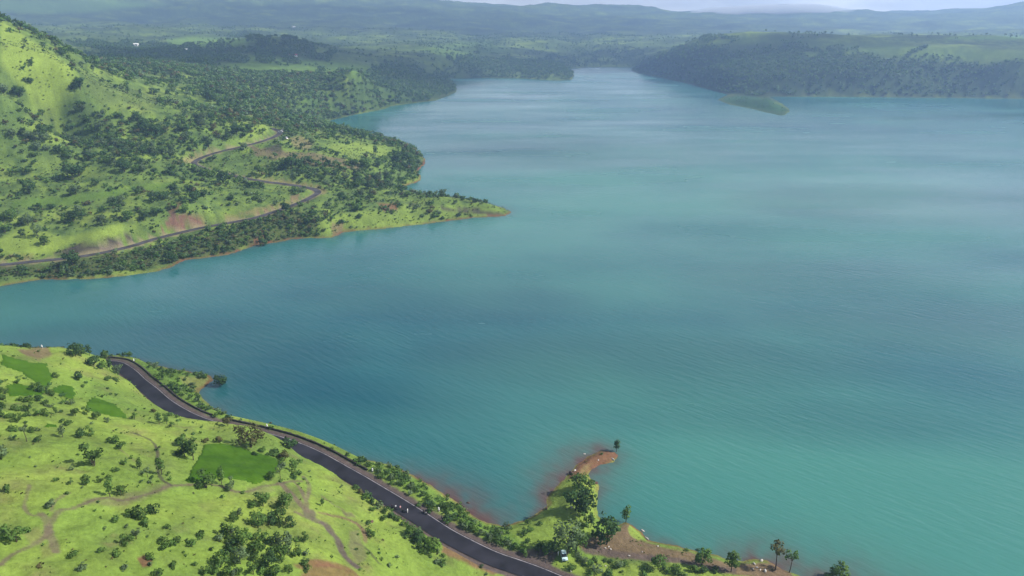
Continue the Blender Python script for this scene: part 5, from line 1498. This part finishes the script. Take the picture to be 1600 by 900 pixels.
def person(label, loc, rz, shirt, legs, lift=(.1, .25)):
    J = []; E_ = []; R_ = []

    def add(p, r, par=None):
        J.append(p); R_.append(r)
        if par is not None: E_.append((par, len(J) - 1))
        return len(J) - 1
    pel = add((0, 0, .95), .135)
    waist = add((0, 0, 1.08), .125, pel); chest = add((0, .0, 1.27), .150, waist); up = add((0, 0, 1.41), .105, chest); nk = add((0, .01, 1.50), .055, up)
    h1 = add((0, .02, 1.57), .085, nk); h2 = add((0, .015, 1.66), .095, h1); add((0, .005, 1.725), .06, h2)
    add((0, .118, 1.635), .016, h2)                         # nose
    for s in (-1, 1):
        add((s * .1, 0, 1.64), .018, h2)                    # ears
        sh = add((s * .17, 0, 1.42), .065, up); el = add((s * .23, -.02 + lift[0] * .3, 1.14), .045, sh); wr = add((s * .24, .06 + lift[1], .95 + lift[1] * .4), .032, el)
        pa = add((s * .24, .09 + lift[1], .88 + lift[1] * .4), .036, wr)
        for q, (dx, L_) in enumerate(((-.03, .075), (-.01, .088), (.012, .082), (.032, .062))):
            k1 = add((s * .24 + dx * .4, .105 + lift[1] + dx, .835 + lift[1] * .4), .010, pa); k2 = add((s * .235 + dx * .4, .118 + lift[1] + dx, .835 - L_ * .5 + lift[1] * .4), .009, k1); add((s * .225 + dx * .4, .118 + lift[1] + dx, .835 - L_ + lift[1] * .4), .008, k2)
        th = add((s * .215, .12 + lift[1], .875 + lift[1] * .4), .012, pa); add((s * .205, .145 + lift[1], .84 + lift[1] * .4), .010, th)
        hp_ = add((s * .095, 0, .88), .10, pel); kn = add((s * .11, .02, .50), .062, hp_); an = add((s * .12, -.01, .09), .042, kn); ft = add((s * .13, .08, .045), .042, an); add((s * .14, .17, .035), .032, ft)
    me = bpy.data.meshes.new('body'); me.from_pydata(J, E_, [])
    o = bpy.data.objects.new('body', me); COL.objects.link(o)
    o.modifiers.new('skin', 'SKIN'); o.modifiers.new('sub', 'SUBSURF').levels = 1
    for i, sv in enumerate(me.skin_vertices[0].data):
        sv.radius = (R_[i], R_[i]); sv.use_root = (i == 0)
    dg = bpy.context.evaluated_depsgraph_get(); dg.update()
    fin = bpy.data.meshes.new_from_object(o.evaluated_get(dg))
    bpy.data.objects.remove(o)
    fin.name = 'body'
    for m in (M_SKIN, simple('shirt_cloth', shirt, .85, vary=.08), simple('trouser_cloth', legs, .85, vary=.08), M_BLACK):
        fin.materials.append(m)
    for f in fin.polygons:
        c = f.center
        hand = abs(c.x) > .16 and c.z < 1.0 + lift[1] * .4 and (c.y > .03 or c.z > .6) and c.z > .7
        f.material_index = 0 if (c.z > 1.49 or hand) else 1 if c.z > .93 or abs(c.x) > .19 and c.z > .7 else 2 if c.z > .085 else 3
        f.use_smooth = True
    b = link('person', fin); b.location = loc; b.rotation_euler = (0, 0, rz)
    bm = bmesh.new(); bmesh.ops.create_uvsphere(bm, u_segments=14, v_segments=9, radius=1, matrix=Matrix.Translation((0, -.012, 1.685)) @ Matrix.Diagonal((.108, .112, .098, 1)))
    bmesh.ops.delete(bm, geom=[v for v in bm.verts if v.co.z < 1.655 and v.co.y > -.02], context='VERTS')
    hm = bpy.data.meshes.new('hair'); bm.to_mesh(hm); bm.free(); hm.materials.append(M_HAIR)
    link('hair', hm, b)
    return tag(b, label, 'person', 'people beside the near road')


def on_road(px, py):
    w = at_z(px, py, 6.7); d, t = seg_dist(ROAD_A, np.array([w[0]]), np.array([w[1]]), want_t=True)
    z = float(np.interp(t[0], np.arange(len(ROAD_A)), ROAD_A[:, 2]))
    w = at_z(px, py, z)
    # keep what stands on the tarmac on the tarmac
    near = ROAD_A[int(round(float(t[0])))]
    v = w[:2] - near[:2]; L = np.linalg.norm(v)
    if L > 2.4: w[:2] = near[:2] + v / L * 2.4
    return (float(w[0]), float(w[1]), z + .065)


rd_dir = ROAD_A[np.argmin(np.abs(project(*ROAD_A.T)[0] - 640)) + 4] - ROAD_A[np.argmin(np.abs(project(*ROAD_A.T)[0] - 640)) - 4]
RZ = math.atan2(rd_dir[1], rd_dir[0])
motorcycle((.02, .02, .025), 'black motorcycle at the back of the stopped group on the road edge', on_road(614, 794), RZ + .3)
motorcycle((.02, .03, .06), 'dark blue motorcycle beside the person in long white clothes', on_road(632, 800.5), RZ + .2)
motorcycle((.03, .02, .02), 'lone dark motorcycle across the road on the white edge line', on_road(664, 803), RZ - .05)
person('person in a pale shirt beside the rear black motorcycle', on_road(618.5, 796), RZ + 1.2, (.70, .72, .78), (.03, .03, .05))
person('person in a pink shirt standing between the two motorcycles', on_road(625.5, 797), RZ - 1.0, (.70, .40, .42), (.04, .035, .04), (.2, .3))
person('person in long white clothes standing on the road', on_road(637, 801.5), RZ + 2.0, (.80, .80, .80), (.78, .78, .76))
person('person in dark clothes standing by the lone motorcycle', on_road(661.5, 802.5), RZ + .4, (.025, .025, .05), (.02, .02, .03))
w = ground_at(872.3, 868.5)
person('person in white clothes standing left of the pale blue car', (w[0], w[1], w[2] + .02), 1.0, (.80, .79, .77), (.72, .70, .68))

# ------------------------------------------------------------------ far houses
M_ROOFRED = simple('red_tin_roof', (0.32, 0.10, 0.08), .6, vary=.1); M_WALLW = simple('whitewash', (0.75, 0.74, 0.70), .8, vary=.06); M_DOOR = simple('blue_door', (0.08, 0.14, 0.22), .6, vary=.1)


def house(label, px, py, r, w_, d_, h_, roofmat, rz):
    q = at_r(px, py, r); z = float(height(q[0], q[1])[0])
    t = thing('house', label, 'house', (q[0], q[1], z - .2), rz, 'small houses in the far valley')
    o = link('wall', boxm('wall', w_, d_, h_, M_WALLW, 0), t); o.location = (0, 0, h_ / 2)
    me = prism([(-d_ / 2 - .5, h_ + .01), (0, h_ + d_ * .3), (d_ / 2 + .5, h_ + .01), (d_ / 2 + .5, h_ - .14), (-d_ / 2 - .5, h_ - .14)], w_ / 2 + .5, roofmat, 'roof', None, 0)
    link('roof', me, t).rotation_euler = (0, 0, math.pi / 2)
    link('door', boxm('door', 1.1, .08, 2.0, M_DOOR, 0), t).location = (0, -d_ / 2 - .02, 1.0)
    for x in (-w_ * .3, w_ * .3):
        link('window', boxm('window', 1.2, .08, 1.1, M_GLASS, 0), t).location = (x, -d_ / 2 - .02, h_ * .58)


house('red-roofed house in the fields below the wooded knoll', 459, 93, 1720, 16, 8, 4, M_ROOFRED, .2)
house('low white house at the left of the valley floor', 206, 78, 2050, 12, 8, 4, M_WALLW, .5)
house('taller white house beside the low one on the valley floor', 213, 73, 2250, 11, 8, 6, M_WALLW, .1)
house('white house alone on the slope above the wooded knoll', 458, 37, 3700, 16, 10, 6, M_WALLW, .1)
house('pale house at the foot of the dark valley woods', 290, 84, 1900, 12, 8, 4, M_WALLW, .1)

# ------------------------------------------------------------------ low cloud bank resting on one far hill, set inside the haze
def ridge_cloud(px, py, r, rx, ry, rz, dens):
    q = at_r(px, py, r)
    u = np.linspace(0, 2 * math.pi, 33)[:-1]; v = np.linspace(0, math.pi, 15)
    V = [(q[0], q[1], q[2] + rz)]
    for vv in v[1:-1]:
        for uu in u:
            k = 1 + .18 * math.sin(3 * uu + px) + .1 * math.sin(5 * uu)
            V.append((q[0] + rx * k * math.cos(uu) * math.sin(vv), q[1] + ry * k * math.sin(uu) * math.sin(vv), q[2] + rz * math.cos(vv)))
    V.append((q[0], q[1], q[2] - rz)); n = len(u); Fq = []
    for k in range(n): Fq.append((0, 1 + k, 1 + (k + 1) % n))
    for a in range(len(v) - 3):
        for k in range(n):
            i0 = 1 + a * n
            Fq.append((i0 + k, i0 + n + k, i0 + n + (k + 1) % n, i0 + (k + 1) % n))
    for k in range(n): Fq.append((len(V) - 1, 1 + (len(v) - 3) * n + (k + 1) % n, 1 + (len(v) - 3) * n + k))
    me = bpy.data.meshes.new('ridge_cloud'); me.from_pydata(V, [], Fq)
    m = bpy.data.materials.new('ridge_cloud_vapour'); m.use_nodes = True; nt = m.node_tree; nt.nodes.clear()
    out = nt.nodes.new('ShaderNodeOutputMaterial'); vv = nt.nodes.new('ShaderNodeVolumePrincipled')
    vv.inputs['Color'].default_value = (.95, .96, 1, 1); vv.inputs['Density'].default_value = dens
    nt.links.new(vv.outputs[0], out.inputs['Volume']); me.materials.append(m)
    tag(link('ridge_cloud', me), kind='stuff')


for mx_, my_, mr_, ma, mb, mc, md in ((1150, 17, 5600, 260, 200, 34, .008), (1200, 14, 5600, 300, 200, 34, .008), (1250, 13, 5600, 280, 180, 34, .008), (1290, 15, 5800, 190, 160, 22, .004), (1110, 22, 5800, 160, 140, 18, .003), (1225, 17, 5500, 240, 120, 18, .003)):
    ridge_cloud(mx_, my_ + 2, mr_, ma, mb, mc * 1.1, md * 1.6)

# ------------------------------------------------------------------ air
def haze_box():
    zt = float(max(GZ.max(), H)) + 15
    x0, x1, y0, y1, z0 = -7050, 7050, -7050, 7050, -8
    V = [(x0, y0, z0), (x1, y0, z0), (x1, y1, z0), (x0, y1, z0), (x0, y0, zt), (x1, y0, zt), (x1, y1, zt), (x0, y1, zt)]
    Fc = [(0, 3, 2, 1), (4, 5, 6, 7), (0, 1, 5, 4), (1, 2, 6, 5), (2, 3, 7, 6), (3, 0, 4, 7)]
    m = bpy.data.materials.new('air'); m.use_nodes = True
    nt = m.node_tree; nt.nodes.clear()
    out = nt.nodes.new('ShaderNodeOutputMaterial'); v = nt.nodes.new('ShaderNodeVolumePrincipled')
    v.inputs['Color'].default_value = (0.42, 0.61, 1.0, 1); v.inputs['Density'].default_value = HAZE_DENSITY; v.inputs['Anisotropy'].default_value = 0.3
    nt.links.new(v.outputs[0], out.inputs['Volume'])
    o = link('haze', mesh_np('haze', np.array(V, float), np.array(Fc), [m]))
    tag(o, kind='stuff')


haze_box()
